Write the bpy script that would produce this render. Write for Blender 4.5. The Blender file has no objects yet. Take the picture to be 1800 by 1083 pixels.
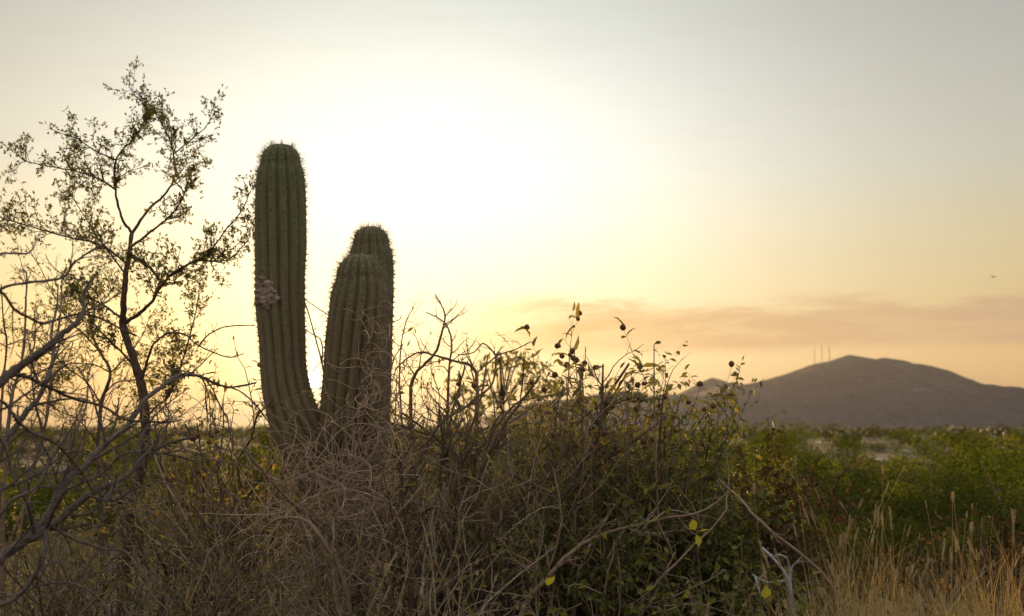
import bpy, math, random
import numpy as np
from mathutils import Vector, noise as mnoise

sc = bpy.context.scene
COL = sc.collection

# ------------------------------------------------------------------ camera
F = 2500.0                      # focal length in photo pixels (1800 wide)
CAM = Vector((0.0, 0.0, 1.0))
HORIZON = 750.0
PITCH = math.atan((HORIZON - 541.5) / F)
cam_d = bpy.data.cameras.new('camera')
cam = bpy.data.objects.new('camera', cam_d)
COL.objects.link(cam)
cam_d.sensor_width = 36.0
cam_d.lens = 36.0 * F / 1800.0
cam_d.clip_start = 0.05
cam_d.clip_end = 60000.0
cam.location = CAM
cam.rotation_euler = (math.pi / 2 + PITCH, 0, 0)
cam_d.dof.use_dof = True
cam_d.dof.focus_distance = 6.1
cam_d.dof.aperture_fstop = 4.2
sc.camera = cam

# ------------------------------------------------------------------ sun + sky
SUN_AZ = math.atan((551 - 900) / F)          # from +Y towards +X
SUN_EL = math.radians(1.85)
SUN = Vector((math.sin(SUN_AZ) * math.cos(SUN_EL), math.cos(SUN_AZ) * math.cos(SUN_EL), math.sin(SUN_EL)))
sun_d = bpy.data.lights.new('sun', 'SUN')
sun_d.energy = 5.0
sun_d.angle = math.radians(0.53)
sun_d.color = (1.0, 0.60, 0.24)
sun = bpy.data.objects.new('sun', sun_d)
COL.objects.link(sun)
sun.rotation_euler = SUN.to_track_quat('Z', 'Y').to_euler()
sun.location = (0, 0, 30)

sc.view_settings.view_transform = 'Standard'
sc.view_settings.look = 'None'
sc.view_settings.exposure = 0.6
sc.view_settings.gamma = 1.0
sc.cycles.use_denoising = True
sc.cycles.max_bounces = 6
sc.cycles.diffuse_bounces = 3
sc.cycles.transmission_bounces = 3
sc.cycles.volume_bounces = 0
sc.cycles.sample_clamp_indirect = 4.0

class NT:
    """tiny node-tree writer"""
    def __init__(s, tree):
        s.t = tree; s.n = tree.nodes; s.l = tree.links
    def new(s, kind, **kw):
        n = s.n.new(kind)
        for k, v in kw.items(): setattr(n, k, v)
        return n
    def put(s, sock, v):
        if v is None: return
        if isinstance(v, bpy.types.NodeSocket): s.l.new(v, sock)
        elif isinstance(v, bpy.types.Node): s.l.new(v.outputs[0], sock)
        else:
            if sock.type == 'RGBA' and len(v) == 3: v = (*v, 1)
            sock.default_value = v
    def math(s, op, a, b=None, c=None, clamp=False):
        n = s.new('ShaderNodeMath', operation=op, use_clamp=clamp)
        s.put(n.inputs[0], a); s.put(n.inputs[1], b); s.put(n.inputs[2], c)
        return n.outputs[0]
    def vec(s, op, a, b=None):
        n = s.new('ShaderNodeVectorMath', operation=op)
        s.put(n.inputs[0], a); s.put(n.inputs[1], b)
        return n.outputs['Value'] if op in ('DOT_PRODUCT', 'LENGTH') else n.outputs[0]
    def ramp(s, fac, stops, interp='LINEAR'):
        n = s.new('ShaderNodeValToRGB'); cr = n.color_ramp; cr.interpolation = interp
        while len(cr.elements) < len(stops): cr.elements.new(0.5)
        for e, (p, c) in zip(cr.elements, stops):
            e.position = p; e.color = (*c, 1) if len(c) == 3 else c
        s.put(n.inputs[0], fac)
        return n.outputs[0]
    def mix(s, fac, a, b, blend='MIX'):
        n = s.new('ShaderNodeMix', data_type='RGBA', blend_type=blend)
        s.put(n.inputs[0], fac); s.put(n.inputs[6], a); s.put(n.inputs[7], b)
        return n.outputs[2]
    def smooth(s, v, a, b):
        n = s.new('ShaderNodeMapRange', interpolation_type='SMOOTHSTEP')
        s.put(n.inputs[0], v); s.put(n.inputs[1], a); s.put(n.inputs[2], b)
        return n.outputs[0]
    def noise(s, vec, scale, detail=4, rough=0.55, dist=0.0):
        n = s.new('ShaderNodeTexNoise')
        s.put(n.inputs['Vector'], vec); n.inputs['Scale'].default_value = scale
        n.inputs['Detail'].default_value = detail; n.inputs['Roughness'].default_value = rough
        n.inputs['Distortion'].default_value = dist
        return n.outputs[0]

def at_dir(u, v):
    x = (u - 900.0) / F; y = -(v - 541.5) / F; c, s_ = math.cos(PITCH), math.sin(PITCH)
    return Vector((x, c - y * s_, s_ + y * c)).normalized()

world = bpy.data.worlds.new('World'); sc.world = world; world.use_nodes = True
w = NT(world.node_tree); w.n.clear()
sky = w.new('ShaderNodeTexSky', sky_type='NISHITA', sun_disc=False)
sky.sun_elevation = SUN_EL; sky.sun_rotation = SUN_AZ
sky.altitude = 20; sky.dust_density = 3.0; sky.air_density = 1.0; sky.ozone_density = 1.0
tc = w.new('ShaderNodeTexCoord')
d = w.vec('NORMALIZE', tc.outputs['Generated'])
sx = w.new('ShaderNodeSeparateXYZ'); w.put(sx.inputs[0], d)
el = w.math('MULTIPLY', w.math('ARCSINE', sx.outputs[2]), 57.2958)            # degrees
cosang = w.vec('DOT_PRODUCT', d, tuple(SUN))
ang = w.math('MULTIPLY', w.math('ARCCOSINE', w.math('MINIMUM', cosang, 0.99999)), 57.2958)
# evening air: warm band on the horizon, pale above, cooler towards the zenith, brightened overhead as added fill
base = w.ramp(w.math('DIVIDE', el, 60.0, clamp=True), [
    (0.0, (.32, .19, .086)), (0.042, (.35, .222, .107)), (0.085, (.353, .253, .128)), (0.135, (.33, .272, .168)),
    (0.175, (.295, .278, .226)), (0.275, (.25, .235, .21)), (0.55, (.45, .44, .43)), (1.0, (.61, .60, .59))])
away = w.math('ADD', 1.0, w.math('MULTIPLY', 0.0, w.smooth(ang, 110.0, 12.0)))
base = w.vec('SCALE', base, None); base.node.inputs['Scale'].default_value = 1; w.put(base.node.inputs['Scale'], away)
# forward-scattered glow of the low sun, reddened near the horizon
VEIL = (at_dir(760, 330))                     # sunlit high veil above the sun
vang = w.math('MULTIPLY', w.math('ARCCOSINE', w.math('MINIMUM', w.vec('DOT_PRODUCT', d, tuple(VEIL)), 0.99999)), 57.2958)
g1 = w.math('POWER', 2.7183, w.math('MULTIPLY', -1.0, w.math('POWER', w.math('DIVIDE', vang, 13.5), 2.0)))
g2 = w.math('POWER', 2.7183, w.math('MULTIPLY', -1.0, w.math('DIVIDE', ang, 1.6)))
gcol = w.ramp(w.math('DIVIDE', el, 20.0, clamp=True), [
    (0.0, (.10, .16, .12)), (0.2, (.22, .29, .28)), (0.42, (.31, .37, .42)), (0.62, (.29, .345, .38)), (0.85, (.20, .26, .265)), (1, (.18, .235, .24))])
glow = w.vec('SCALE', gcol); w.put(glow.node.inputs['Scale'], w.math('ADD', w.math('MULTIPLY', g1, 1.0), w.math('ADD', w.math('MULTIPLY', g2, 2.5), w.math('MULTIPLY', w.smooth(ang, 0.30, 0.25), 30.0))))
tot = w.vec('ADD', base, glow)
# long low bank of thin cloud with frayed upper edge
az = w.math('MULTIPLY', w.math('ARCTAN2', sx.outputs[0], sx.outputs[1]), 57.2958)
cv = w.new('ShaderNodeCombineXYZ')
w.put(cv.inputs[0], w.math('MULTIPLY', az, 0.22)); w.put(cv.inputs[1], w.math('SUBTRACT', w.math('MULTIPLY', el, 1.5), w.math('MULTIPLY', az, 0.05))); cv.inputs[2].default_value = 3.7
n1 = w.noise(cv.outputs[0], 1.0, 7, 0.62, 0.5)
cv2 = w.new('ShaderNodeCombineXYZ')
w.put(cv2.inputs[0], w.math('MULTIPLY', az, 0.06)); w.put(cv2.inputs[1], w.math('MULTIPLY', el, 0.22)); cv2.inputs[2].default_value = 9.1
n2 = w.noise(cv2.outputs[0], 1.0, 3, 0.5)
elc = w.math('ADD', el, w.math('MULTIPLY', w.math('SUBTRACT', n2, 0.5), 1.0))
elf = w.math('ADD', elc, w.math('MULTIPLY', w.math('SUBTRACT', n1, 0.5), 2.6))
band = w.math('MULTIPLY', w.smooth(elc, 2.75, 3.35), w.smooth(elf, 5.3, 4.4))
cover = w.math('MULTIPLY', w.smooth(az, -4.0, 3.0), w.smooth(az, 165.0, 110.0))
cm = w.math('MULTIPLY', w.math('MULTIPLY', band, cover), w.math('ADD', 0.62, w.math('MULTIPLY', 0.38, w.smooth(n1, .62, .38))))
low = w.math('MULTIPLY', w.math('MULTIPLY', w.smooth(el, 0.2, 1.2), w.smooth(el, 2.4, 1.5)), w.smooth(n1, 0.40, 0.62))
low = w.math('MULTIPLY', low, w.math('MULTIPLY', w.smooth(az, 7.0, 19.0), w.smooth(az, 165.0, 110.0)))
cm = w.math('ADD', cm, w.math('MULTIPLY', low, 0.55))
high = w.math('MULTIPLY', w.smooth(el, 4.5, 8.0), w.smooth(n1, 0.46, 0.72))
cm = w.math('ADD', cm, w.math('MULTIPLY', high, 0.07), clamp=True)
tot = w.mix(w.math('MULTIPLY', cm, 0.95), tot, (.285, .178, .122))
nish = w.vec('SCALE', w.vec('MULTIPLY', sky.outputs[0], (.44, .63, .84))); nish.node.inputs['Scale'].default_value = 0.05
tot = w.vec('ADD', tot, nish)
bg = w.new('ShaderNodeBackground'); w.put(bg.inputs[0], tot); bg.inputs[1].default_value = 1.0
out = w.new('ShaderNodeOutputWorld'); w.l.new(bg.outputs[0], out.inputs[0])

# ------------------------------------------------------------------ helpers
R_ = math.radians
def at(u, v, Y):
    """photo pixel -> world point on its sight line at depth Y"""
    x = (u - 900.0) / F; y = -(v - 541.5) / F
    c, s = math.cos(PITCH), math.sin(PITCH)
    dy = c - y * s; dz = s + y * c
    k = Y / dy
    return Vector((CAM.x + x * k, Y, CAM.z + dz * k))
def pxm(Y): return Y / F                       # metres per photo pixel

def gz(x, y):
    r = math.hypot(x, y)
    a = 0.05 * min(1.0, r / 10.0)
    return a * (mnoise.noise(Vector((x * .35, y * .35, 1.3))) + .5 * mnoise.noise(Vector((x * .9, y * .9, 4.1)))) - 0.02

class Geo:
    def __init__(s): s.v = []; s.q = []; s.t = []; s.tint = []; s.n = 0
    def add(s, V, Q=None, T=None, tint=0.5):
        V = np.asarray(V, dtype=np.float32).reshape(-1, 3)
        s.v.append(V)
        if Q is not None and len(Q): s.q.append(np.asarray(Q, dtype=np.int32).reshape(-1, 4) + s.n)
        if T is not None and len(T): s.t.append(np.asarray(T, dtype=np.int32).reshape(-1, 3) + s.n)
        tt = np.empty(len(V), np.float32); tt[:] = tint
        s.tint.append(tt); s.n += len(V)
        return s
    def mesh(s, name, mat, smooth=True):
        me = bpy.data.meshes.new(name)
        V = np.concatenate(s.v) if s.v else np.zeros((0, 3), np.float32)
        Q = np.concatenate(s.q) if s.q else np.zeros((0, 4), np.int32)
        T = np.concatenate(s.t) if s.t else np.zeros((0, 3), np.int32)
        me.vertices.add(len(V)); me.vertices.foreach_set('co', V.ravel())
        nl = Q.size + T.size; me.loops.add(nl)
        me.loops.foreach_set('vertex_index', np.concatenate([Q.ravel(), T.ravel()]))
        me.polygons.add(len(Q) + len(T))
        me.polygons.foreach_set('loop_start', np.concatenate([np.arange(len(Q)) * 4, len(Q) * 4 + np.arange(len(T)) * 3]).astype(np.int32))
        me.polygons.foreach_set('loop_total', np.concatenate([np.full(len(Q), 4), np.full(len(T), 3)]).astype(np.int32))
        me.polygons.foreach_set('use_smooth', np.full(len(Q) + len(T), smooth, dtype=bool))
        a = me.attributes.new('tint', 'FLOAT', 'POINT'); a.data.foreach_set('value', np.concatenate(s.tint))
        me.update(calc_edges=True)
        me.materials.append(mat)
        return me
    def obj(s, name, mat, parent=None, smooth=True, kind=None, label=None):
        o = bpy.data.objects.new(name, s.mesh(name, mat, smooth)); COL.objects.link(o)
        if parent: o.parent = parent
        if kind: o['kind'] = kind
        if label: o['label'] = label
        return o

def thing(name, label, cat, loc=(0, 0, 0), rz=0.0, group=None):
    o = bpy.data.objects.new(name, None); COL.objects.link(o)
    o.empty_display_size = 0.1
    o.location = loc; o.rotation_euler = (0, 0, rz); o['label'] = label; o['category'] = cat
    if group: o['group'] = group
    return o
def tag(o, label, cat, group=None):
    o['label'] = label; o['category'] = cat
    if group: o['group'] = group
    return o
def dup(root, loc, rz=0.0, s=1.0, label=None, group=None):
    r = root.copy(); COL.objects.link(r); r.location = loc; r.rotation_euler = (0, 0, rz)
    r.scale = (s, s, s) if not isinstance(s, tuple) else s
    if label: r['label'] = label
    if group: r['group'] = group
    for ch in list(root.children):
        c = ch.copy(); COL.objects.link(c); c.parent = r
        for g in list(ch.children):
            k = g.copy(); COL.objects.link(k); k.parent = c
    return r

def tubes(geo, polys, sides=5, tint=0.5, rough=0.0, seed=0):
    """polys: list of (pts Nx3, radii N)"""
    rs = np.random.RandomState(seed)
    groups = {}
    for p, r in polys: groups.setdefault(len(p), []).append((p, r))
    for n, lst in groups.items():
        P = np.array([a for a, _ in lst], dtype=np.float64).reshape(len(lst), n, 3)
        Rr = np.array([b for _, b in lst], dtype=np.float64)
        m = len(lst)
        T = np.gradient(P, axis=1); T /= np.linalg.norm(T, axis=2, keepdims=True) + 1e-9
        mean = T.mean(axis=1)
        ref = np.zeros((m, 3)); ref[np.arange(m), np.argmin(np.abs(mean), axis=1)] = 1
        A = np.cross(T, ref[:, None, :]); A /= np.linalg.norm(A, axis=2, keepdims=True) + 1e-9
        B = np.cross(T, A)
        th = np.arange(sides) * 2 * np.pi / sides
        off = A[:, :, None, :] * np.cos(th)[None, None, :, None] + B[:, :, None, :] * np.sin(th)[None, None, :, None]
        rad = Rr[:, :, None, None] * (1 + rough * (rs.rand(m, n, sides, 1) - .5) if rough else 1.0)
        V = P[:, :, None, :] + off * rad
        i = np.arange(m)[:, None, None] * (n * sides); j = np.arange(n - 1)[None, :, None] * sides; k = np.arange(sides)[None, None, :]
        k2 = (k + 1) % sides
        Q = np.stack([i + j + k, i + j + k2, i + j + sides + k2, i + j + sides + k], axis=-1).reshape(-1, 4)
        # end cap fan as quads/tris at the tip and butt
        geo.add(V.reshape(-1, 3), Q, None, tint if np.isscalar(tint) else np.repeat(np.array(tint)[:1], m * n * sides))
    return geo

# leaf base shapes: x along the blade, y across, z normal
LANCE = (np.array([[0, 0, 0], [.3, .5, .10], [.3, 0, .03], [.3, -.5, .10], [.68, .42, .02], [.68, 0, -.04], [.68, -.42, .02], [1, 0, -.22]], float),
         [[2, 5, 4, 1], [2, 3, 6, 5]], [[0, 2, 1], [0, 3, 2], [5, 7, 4], [5, 6, 7]])
OVATE = (np.array([[0, 0, 0], [.28, .5, .08], [.3, 0, 0], [.28, -.5, .08], [.62, .48, .05], [.65, 0, -.02], [.62, -.48, .05], [1, 0, -.08]], float),
         [[2, 5, 4, 1], [2, 3, 6, 5]], [[0, 2, 1], [0, 3, 2], [5, 7, 4], [5, 6, 7]])
DIAM = (np.array([[0, 0, 0], [.5, .5, .06], [1, 0, 0], [.5, -.5, .06]], float), [[0, 1, 2, 3]], [])

def leaves(geo, shape, pos, dirs, length, width, rs, tint=None, roll=1.0):
    """scatter copies of a leaf shape; pos, dirs (N,3), length/width scalars or (N,)"""
    BV, BQ, BT = shape
    pos = np.asarray(pos, float).reshape(-1, 3); N = len(pos)
    if N == 0: return geo
    X = np.asarray(dirs, float).reshape(-1, 3); X = X / (np.linalg.norm(X, axis=1, keepdims=True) + 1e-9)
    up = np.tile([0, 0, 1.0], (N, 1)) + rs.normal(0, roll, (N, 3))
    Yv = np.cross(up, X); Yv /= np.linalg.norm(Yv, axis=1, keepdims=True) + 1e-9
    Z = np.cross(X, Yv)
    L = np.broadcast_to(np.asarray(length, float), (N,))[:, None, None]; W = np.broadcast_to(np.asarray(width, float), (N,))[:, None, None]
    V = pos[:, None, :] + X[:, None, :] * BV[None, :, 0:1] * L + Yv[:, None, :] * BV[None, :, 1:2] * W + Z[:, None, :] * BV[None, :, 2:3] * L
    nb = len(BV); o = (np.arange(N) * nb)[:, None, None]
    Q = (np.asarray(BQ)[None] + o).reshape(-1, 4) if len(BQ) else None
    T = (np.asarray(BT)[None] + o).reshape(-1, 3) if len(BT) else None
    if tint is None: tint = rs.rand(N)
    geo.add(V.reshape(-1, 3), Q, T, np.repeat(np.broadcast_to(np.asarray(tint, float), (N,)), nb))
    return geo

def catmull(pts, per=4):
    P = [Vector(p) for p in pts]; P = [P[0] * 2 - P[1]] + P + [P[-1] * 2 - P[-2]]
    out = []
    for i in range(1, len(P) - 2):
        a, b, c, e = P[i - 1], P[i], P[i + 1], P[i + 2]
        for k in range(per):
            t = k / per
            out.append(0.5 * ((2 * b) + (c - a) * t + (2 * a - 5 * b + 4 * c - e) * t * t + (3 * b - a - 3 * c + e) * t ** 3))
    out.append(P[-2]); return out

def grow(rg, p, d, L, r, lvl, cfg, out):
    """recursive branch; cfg[lvl] = dict(n, wob, up, kids, ang, len, rad, start, tip)"""
    c = cfg[lvl]; n = c['n']; step = L / (n - 1)
    pts = [tuple(p)]; rad = [r]; q = Vector(p); d = Vector(d).normalized(); dirs = [d.copy()]
    wob = c['wob']; up = c['up']
    for i in range(1, n):
        t = i / (n - 1)
        d = d + Vector((rg.gauss(0, wob), rg.gauss(0, wob), rg.gauss(0, wob) + up))
        d.normalize(); q = q + d * step
        pts.append(tuple(q)); rad.append(r * (1 - (1 - c.get('tip', .3)) * t)); dirs.append(d.copy())
    out.append((lvl, pts, rad, dirs))
    if lvl + 1 < len(cfg):
        k = rg.randint(*c['kids'])
        for _ in range(k):
            t = c.get('start', .25) + (1 - c.get('start', .25)) * rg.random()
            f = t * (n - 1); i = min(int(f), n - 2); f -= i
            pp = Vector(pts[i]).lerp(Vector(pts[i + 1]), f)
            sprout(rg, pp, dirs[i + 1], L * rg.uniform(*c['len']) * (1.15 - .5 * t), (rad[i] * (1 - f) + rad[i + 1] * f) * c['rad'], lvl + 1, cfg, out, c['ang'])
    return out

def sprout(rg, p, d, L, r, lvl, cfg, out, ang):
    d = Vector(d).normalized()
    ax = d.cross(Vector((rg.gauss(0, 1), rg.gauss(0, 1), rg.gauss(0, 1)))).normalized()
    a = R_(rg.uniform(*ang))
    nd = d * math.cos(a) + ax * math.sin(a)
    grow(rg, p, nd, L, r, lvl, cfg, out)

# ------------------------------------------------------------------ materials
def material(name):
    m = bpy.data.materials.new(name); m.use_nodes = True
    t = NT(m.node_tree); t.n.clear()
    return m, t, t.new('ShaderNodeOutputMaterial')

def leaf_mat(name, stops, trans=0.45, rough=0.55, tcol=None, vary=None, spec=.25):
    m, t, o = material(name)
    a = t.new('ShaderNodeAttribute', attribute_name='tint')
    col = t.ramp(a.outputs['Fac'], stops)
    geo = t.new('ShaderNodeTexCoord')
    nz = t.noise(geo.outputs['Object'], 60, 2)
    if vary:
        oi = t.new('ShaderNodeObjectInfo'); col = t.mix(t.math('MULTIPLY', oi.outputs['Random'], vary[1]), col, vary[0])
    col = t.mix(t.math('MULTIPLY', nz, .35), col, (.09, .07, .03))
    p = t.new('ShaderNodeBsdfPrincipled'); t.put(p.inputs['Base Color'], col); p.inputs['Roughness'].default_value = rough
    p.inputs['Specular IOR Level'].default_value = spec
    tr = t.new('ShaderNodeBsdfTranslucent')
    t.put(tr.inputs[0], t.mix(1.0, col, tcol or (1.0, 1.0, .55), 'MULTIPLY'))
    mx = t.new('ShaderNodeMixShader'); mx.inputs[0].default_value = trans
    t.l.new(p.outputs[0], mx.inputs[1]); t.l.new(tr.outputs[0], mx.inputs[2]); t.l.new(mx.outputs[0], o.inputs[0])
    return m

def bark_mat(name, c1, c2, scale=40, rough=.85):
    m, t, o = material(name)
    tcn = t.new('ShaderNodeTexCoord')
    n = t.noise(tcn.outputs['Object'], scale, 5, .65)
    n2 = t.noise(tcn.outputs['Object'], scale * .12, 3, .5)
    f = t.smooth(t.math('ADD', t.math('MULTIPLY', n, .6), t.math('MULTIPLY', n2, .5)), .35, .75)
    col = t.mix(f, c1, c2)
    p = t.new('ShaderNodeBsdfPrincipled'); t.put(p.inputs['Base Color'], col); p.inputs['Roughness'].default_value = rough
    p.inputs['Specular IOR Level'].default_value = .2
    b = t.new('ShaderNodeBump'); b.inputs['Strength'].default_value = .5; b.inputs['Distance'].default_value = .004
    t.put(b.inputs['Height'], n); t.l.new(b.outputs[0], p.inputs['Normal'])
    t.l.new(p.outputs[0], o.inputs[0])
    return m

M = {}
M['bark'] = bark_mat('dark_bark', (.055, .037, .025), (.13, .092, .064))
M['grey_bark'] = bark_mat('grey_bark', (.060, .048, .040), (.155, .125, .105))
M['dark_bark'] = bark_mat('dark_thorn_bark', (.050, .036, .028), (.12, .092, .075))
M['twig'] = bark_mat('brown_twig', (.13, .085, .055), (.30, .21, .145))
M['dry_twig'] = bark_mat('dry_twig', (.23, .165, .12), (.46, .36, .27))
M['pale_wood'] = bark_mat('weathered_wood', (.22, .22, .22), (.42, .42, .43))
M['vine'] = bark_mat('dry_vine', (.27, .175, .12), (.50, .37, .27))
M['leaf_tree'] = leaf_mat('tree_leaf', [(0, (.085, .095, .022)), (.6, (.15, .155, .036)), (1, (.24, .22, .05))], .65)
M['leaf_green'] = leaf_mat('green_leaf', [(0, (.075, .095, .024)), (.55, (.13, .15, .036)), (.88, (.20, .20, .04)), (1, (.34, .26, .04))], .5)
M['leaf_lance'] = leaf_mat('olive_leaf', [(0, (.11, .108, .042)), (.5, (.20, .19, .072)), (.88, (.30, .25, .095)), (1, (.42, .29, .05))], .45)
M['leaf_far'] = leaf_mat('bush_leaf', [(0, (.045, .072, .012)), (.5, (.13, .17, .022)), (.9, (.20, .22, .028)), (1, (.26, .24, .03))], .5, vary=((.030, .042, .014), .8), spec=0)
M['leaf_scrub'] = leaf_mat('far_scrub_leaf', [(0, (.030, .036, .014)), (.6, (.065, .070, .028)), (1, (.12, .11, .045))], .3)
M['leaf_brown'] = leaf_mat('withered_leaf', [(0, (.055, .038, .020)), (.6, (.11, .078, .040)), (1, (.18, .13, .06))], .2, tcol=(1, .8, .5), spec=0)
M['leaf_yellow'] = leaf_mat('yellow_leaf', [(0, (.62, .54, .04)), (1, (.78, .70, .07))], .5)
M['straw'] = leaf_mat('straw', [(0, (.34, .23, .08)), (.5, (.54, .39, .15)), (.85, (.66, .51, .24)), (1, (.34, .34, .10))], .4, tcol=(1, .85, .5))
M['seed'] = leaf_mat('seed_husk', [(0, (.46, .36, .22)), (1, (.66, .54, .36))], .4, tcol=(1, .8, .5))
M['pod'] = bark_mat('dark_seed_head', (.090, .042, .020), (.20, .10, .05), 200)
M['spine'] = leaf_mat('cactus_spine', [(0, (.26, .21, .15)), (1, (.55, .47, .36))], .35, tcol=(1, .9, .7))

# ------------------------------------------------------------------ ground
def build_ground():
    m, t, o = material('desert_soil')
    tcn = t.new('ShaderNodeTexCoord')
    v = tcn.outputs['Object']
    n1 = t.noise(v, .06, 4, .6); n2 = t.noise(v, 3.0, 6, .7); n3 = t.noise(v, 40, 4, .7)
    soil = t.mix(n2, (.085, .060, .040), (.19, .14, .10))
    scrub = t.mix(n3, (.045, .05, .018), (.10, .095, .035))
    col = t.mix(t.smooth(t.math('ADD', t.math('MULTIPLY', n1, .8), t.math('MULTIPLY', n2, .25)), .42, .60), soil, scrub)
    p = t.new('ShaderNodeBsdfPrincipled'); t.put(p.inputs['Base Color'], col); p.inputs['Roughness'].default_value = .95
    p.inputs['Specular IOR Level'].default_value = .1
    b = t.new('ShaderNodeBump'); b.inputs['Strength'].default_value = .6; b.inputs['Distance'].default_value = .02
    t.put(b.inputs['Height'], n3); t.l.new(b.outputs[0], p.inputs['Normal']); t.l.new(p.outputs[0], o.inputs[0])
    g = Geo()
    rr = np.concatenate([[0], np.geomspace(.6, 6900, 130)]); na = 128
    V = []
    for r in rr:
        for k in range(na):
            a = 2 * math.pi * k / na; x, y = r * math.cos(a), r * math.sin(a)
            V.append((x, y, gz(x, y) if r < 200 else -.02))
    i = np.arange(len(rr) - 1)[:, None] * na; k = np.arange(na)[None]
    Q = np.stack([i + k, i + na + k, i + na + (k + 1) % na, i + (k + 1) % na], -1).reshape(-1, 4)
    g.add(V, Q)
    gr = g.obj('ground', m, kind='structure')
    return gr
build_ground()

# ------------------------------------------------------------------ mountain
RIDGE = [(-200, 750), (760, 750), (820, 742), (880, 722), (940, 706), (1000, 701), (1050, 692), (1090, 687), (1140, 695), (1190, 692), (1222, 676), (1250, 663),
         (1265, 666), (1282, 673), (1310, 675), (1350, 665), (1385, 655), (1410, 646), (1430, 639), (1460, 633), (1476, 627), (1490, 622.5), (1500, 625), (1512, 630),
         (1525, 632), (1540, 630), (1550, 628), (1562, 629), (1578, 635), (1592, 636), (1612, 642), (1630, 652), (1650, 659), (1675, 667), (1700, 678), (1716, 683),
         (1745, 681), (1770, 683), (1800, 684), (1900, 690), (2000, 676), (2100, 690), (2300, 715), (2600, 735), (2900, 750), (3400, 750)]
YM = 4600.0
def ridge_h(u):
    us = [a for a, _ in RIDGE]; vs = [b for _, b in RIDGE]
    return max(0.0, (750.0 - np.interp(u, us, vs)) / F * YM)
def build_mountain():
    m, t, o = material('mountain_scrub')
    tcn = t.new('ShaderNodeTexCoord'); v = tcn.outputs['Object']
    n1 = t.noise(v, .012, 6, .65); n2 = t.noise(v, .06, 4, .7)
    col = t.mix(t.smooth(n2, .35, .65), (.026, .021, .024), (.066, .053, .053))
    col = t.mix(t.smooth(n1, .60, .70), col, (.13, .112, .11))
    p = t.new('ShaderNodeBsdfPrincipled'); t.put(p.inputs['Base Color'], col); p.inputs['Roughness'].default_value = .95
    p.inputs['Specular IOR Level'].default_value = .05
    t.l.new(p.outputs[0], o.inputs[0])
    g = Geo(); nx, ny = 620, 70; V = []
    for j in range(ny):
        tt = j / (ny - 1)
        y = 2500 + (6200 - 2500) * tt
        prof = 0.0
        if y <= YM:
            s = (y - 2500) / (YM - 2500); prof = s * s * (3 - 2 * s) * .55 + .45 * s ** 2.2
        else:
            s = (6200 - y) / (6200 - YM); prof = s ** 1.4
        for i in range(nx):
            x = -1900 + (5600) * i / (nx - 1)
            u = 900 + x / YM * F
            fr = 1 - abs(mnoise.noise(Vector((x * .0022, y * .0016, .7)))) * 2
            fr2 = mnoise.noise(Vector((x * .008, y * .006, 2.2)))
            k = min(1.0, (1 - prof) * 1.5)
            h = ridge_h(u + 30 * k * mnoise.noise(Vector((y * .001, x * .0007, 5)))) * prof * (1 + k * (.42 * (fr - .6) + .20 * fr2))
            h += (2.2 * mnoise.noise(Vector((x * .021, y * .02, 8))) + 3.0 * max(0, mnoise.noise(Vector((x * .05, y * .05, 3))))) * (1 if h > 15 else 0)
            V.append((x, y, h - 1.0 if h > .5 else -3.0))
    i = np.arange(ny - 1)[:, None] * nx; k = np.arange(nx - 1)[None]
    g.add(V, np.stack([i + k, i + k + 1, i + nx + k + 1, i + nx + k], -1).reshape(-1, 4))
    g.obj('mountain', m, kind='structure')
build_mountain()
# ------------------------------------------------------------------ cactus
def cactus_mat():
    m, t, o = material('cactus_skin')
    tcn = t.new('ShaderNodeTexCoord'); v = tcn.outputs['Object']
    a = t.new('ShaderNodeAttribute', attribute_name='tint')      # 0 groove .. 1 rib crest
    sp = t.new('ShaderNodeSeparateXYZ'); t.put(sp.inputs[0], v)
    n1 = t.noise(v, 9, 5, .6); n2 = t.noise(v, 70, 4, .7); n3 = t.noise(v, 260, 3, .7)
    green = t.mix(n2, (.090, .105, .036), (.165, .165, .060))
    cork = t.mix(n2, (.135, .092, .056), (.25, .175, .11))
    old = t.smooth(t.math('ADD', sp.outputs[2], t.math('MULTIPLY', t.math('SUBTRACT', n1, .5), .9)), 2.15, 1.35)
    col = t.mix(t.math('MULTIPLY', old, .68), green, cork)
    col = t.mix(t.math('MULTIPLY', t.smooth(a.outputs['Fac'], .45, .05), .55), col, (.035, .032, .014))  # groove shade put into the skin colour to strengthen the ribs
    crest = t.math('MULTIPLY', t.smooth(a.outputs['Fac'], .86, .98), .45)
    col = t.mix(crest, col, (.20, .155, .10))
    col = t.mix(t.math('MULTIPLY', t.smooth(n3, .60, .72), .35), col, (.045, .030, .020))
    p = t.new('ShaderNodeBsdfPrincipled'); t.put(p.inputs['Base Color'], col); p.inputs['Roughness'].default_value = .6
    p.inputs['Specular IOR Level'].default_value = .3
    b = t.new('ShaderNodeBump'); b.inputs['Strength'].default_value = .45; b.inputs['Distance'].default_value = .006
    t.put(b.inputs['Height'], t.math('ADD', t.math('MULTIPLY', n2, .6), t.math('MULTIPLY', n3, .4)))
    t.l.new(b.outputs[0], p.inputs['Normal']); t.l.new(p.outputs[0], o.inputs[0])
    return m
M['cactus'] = cactus_mat()
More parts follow.
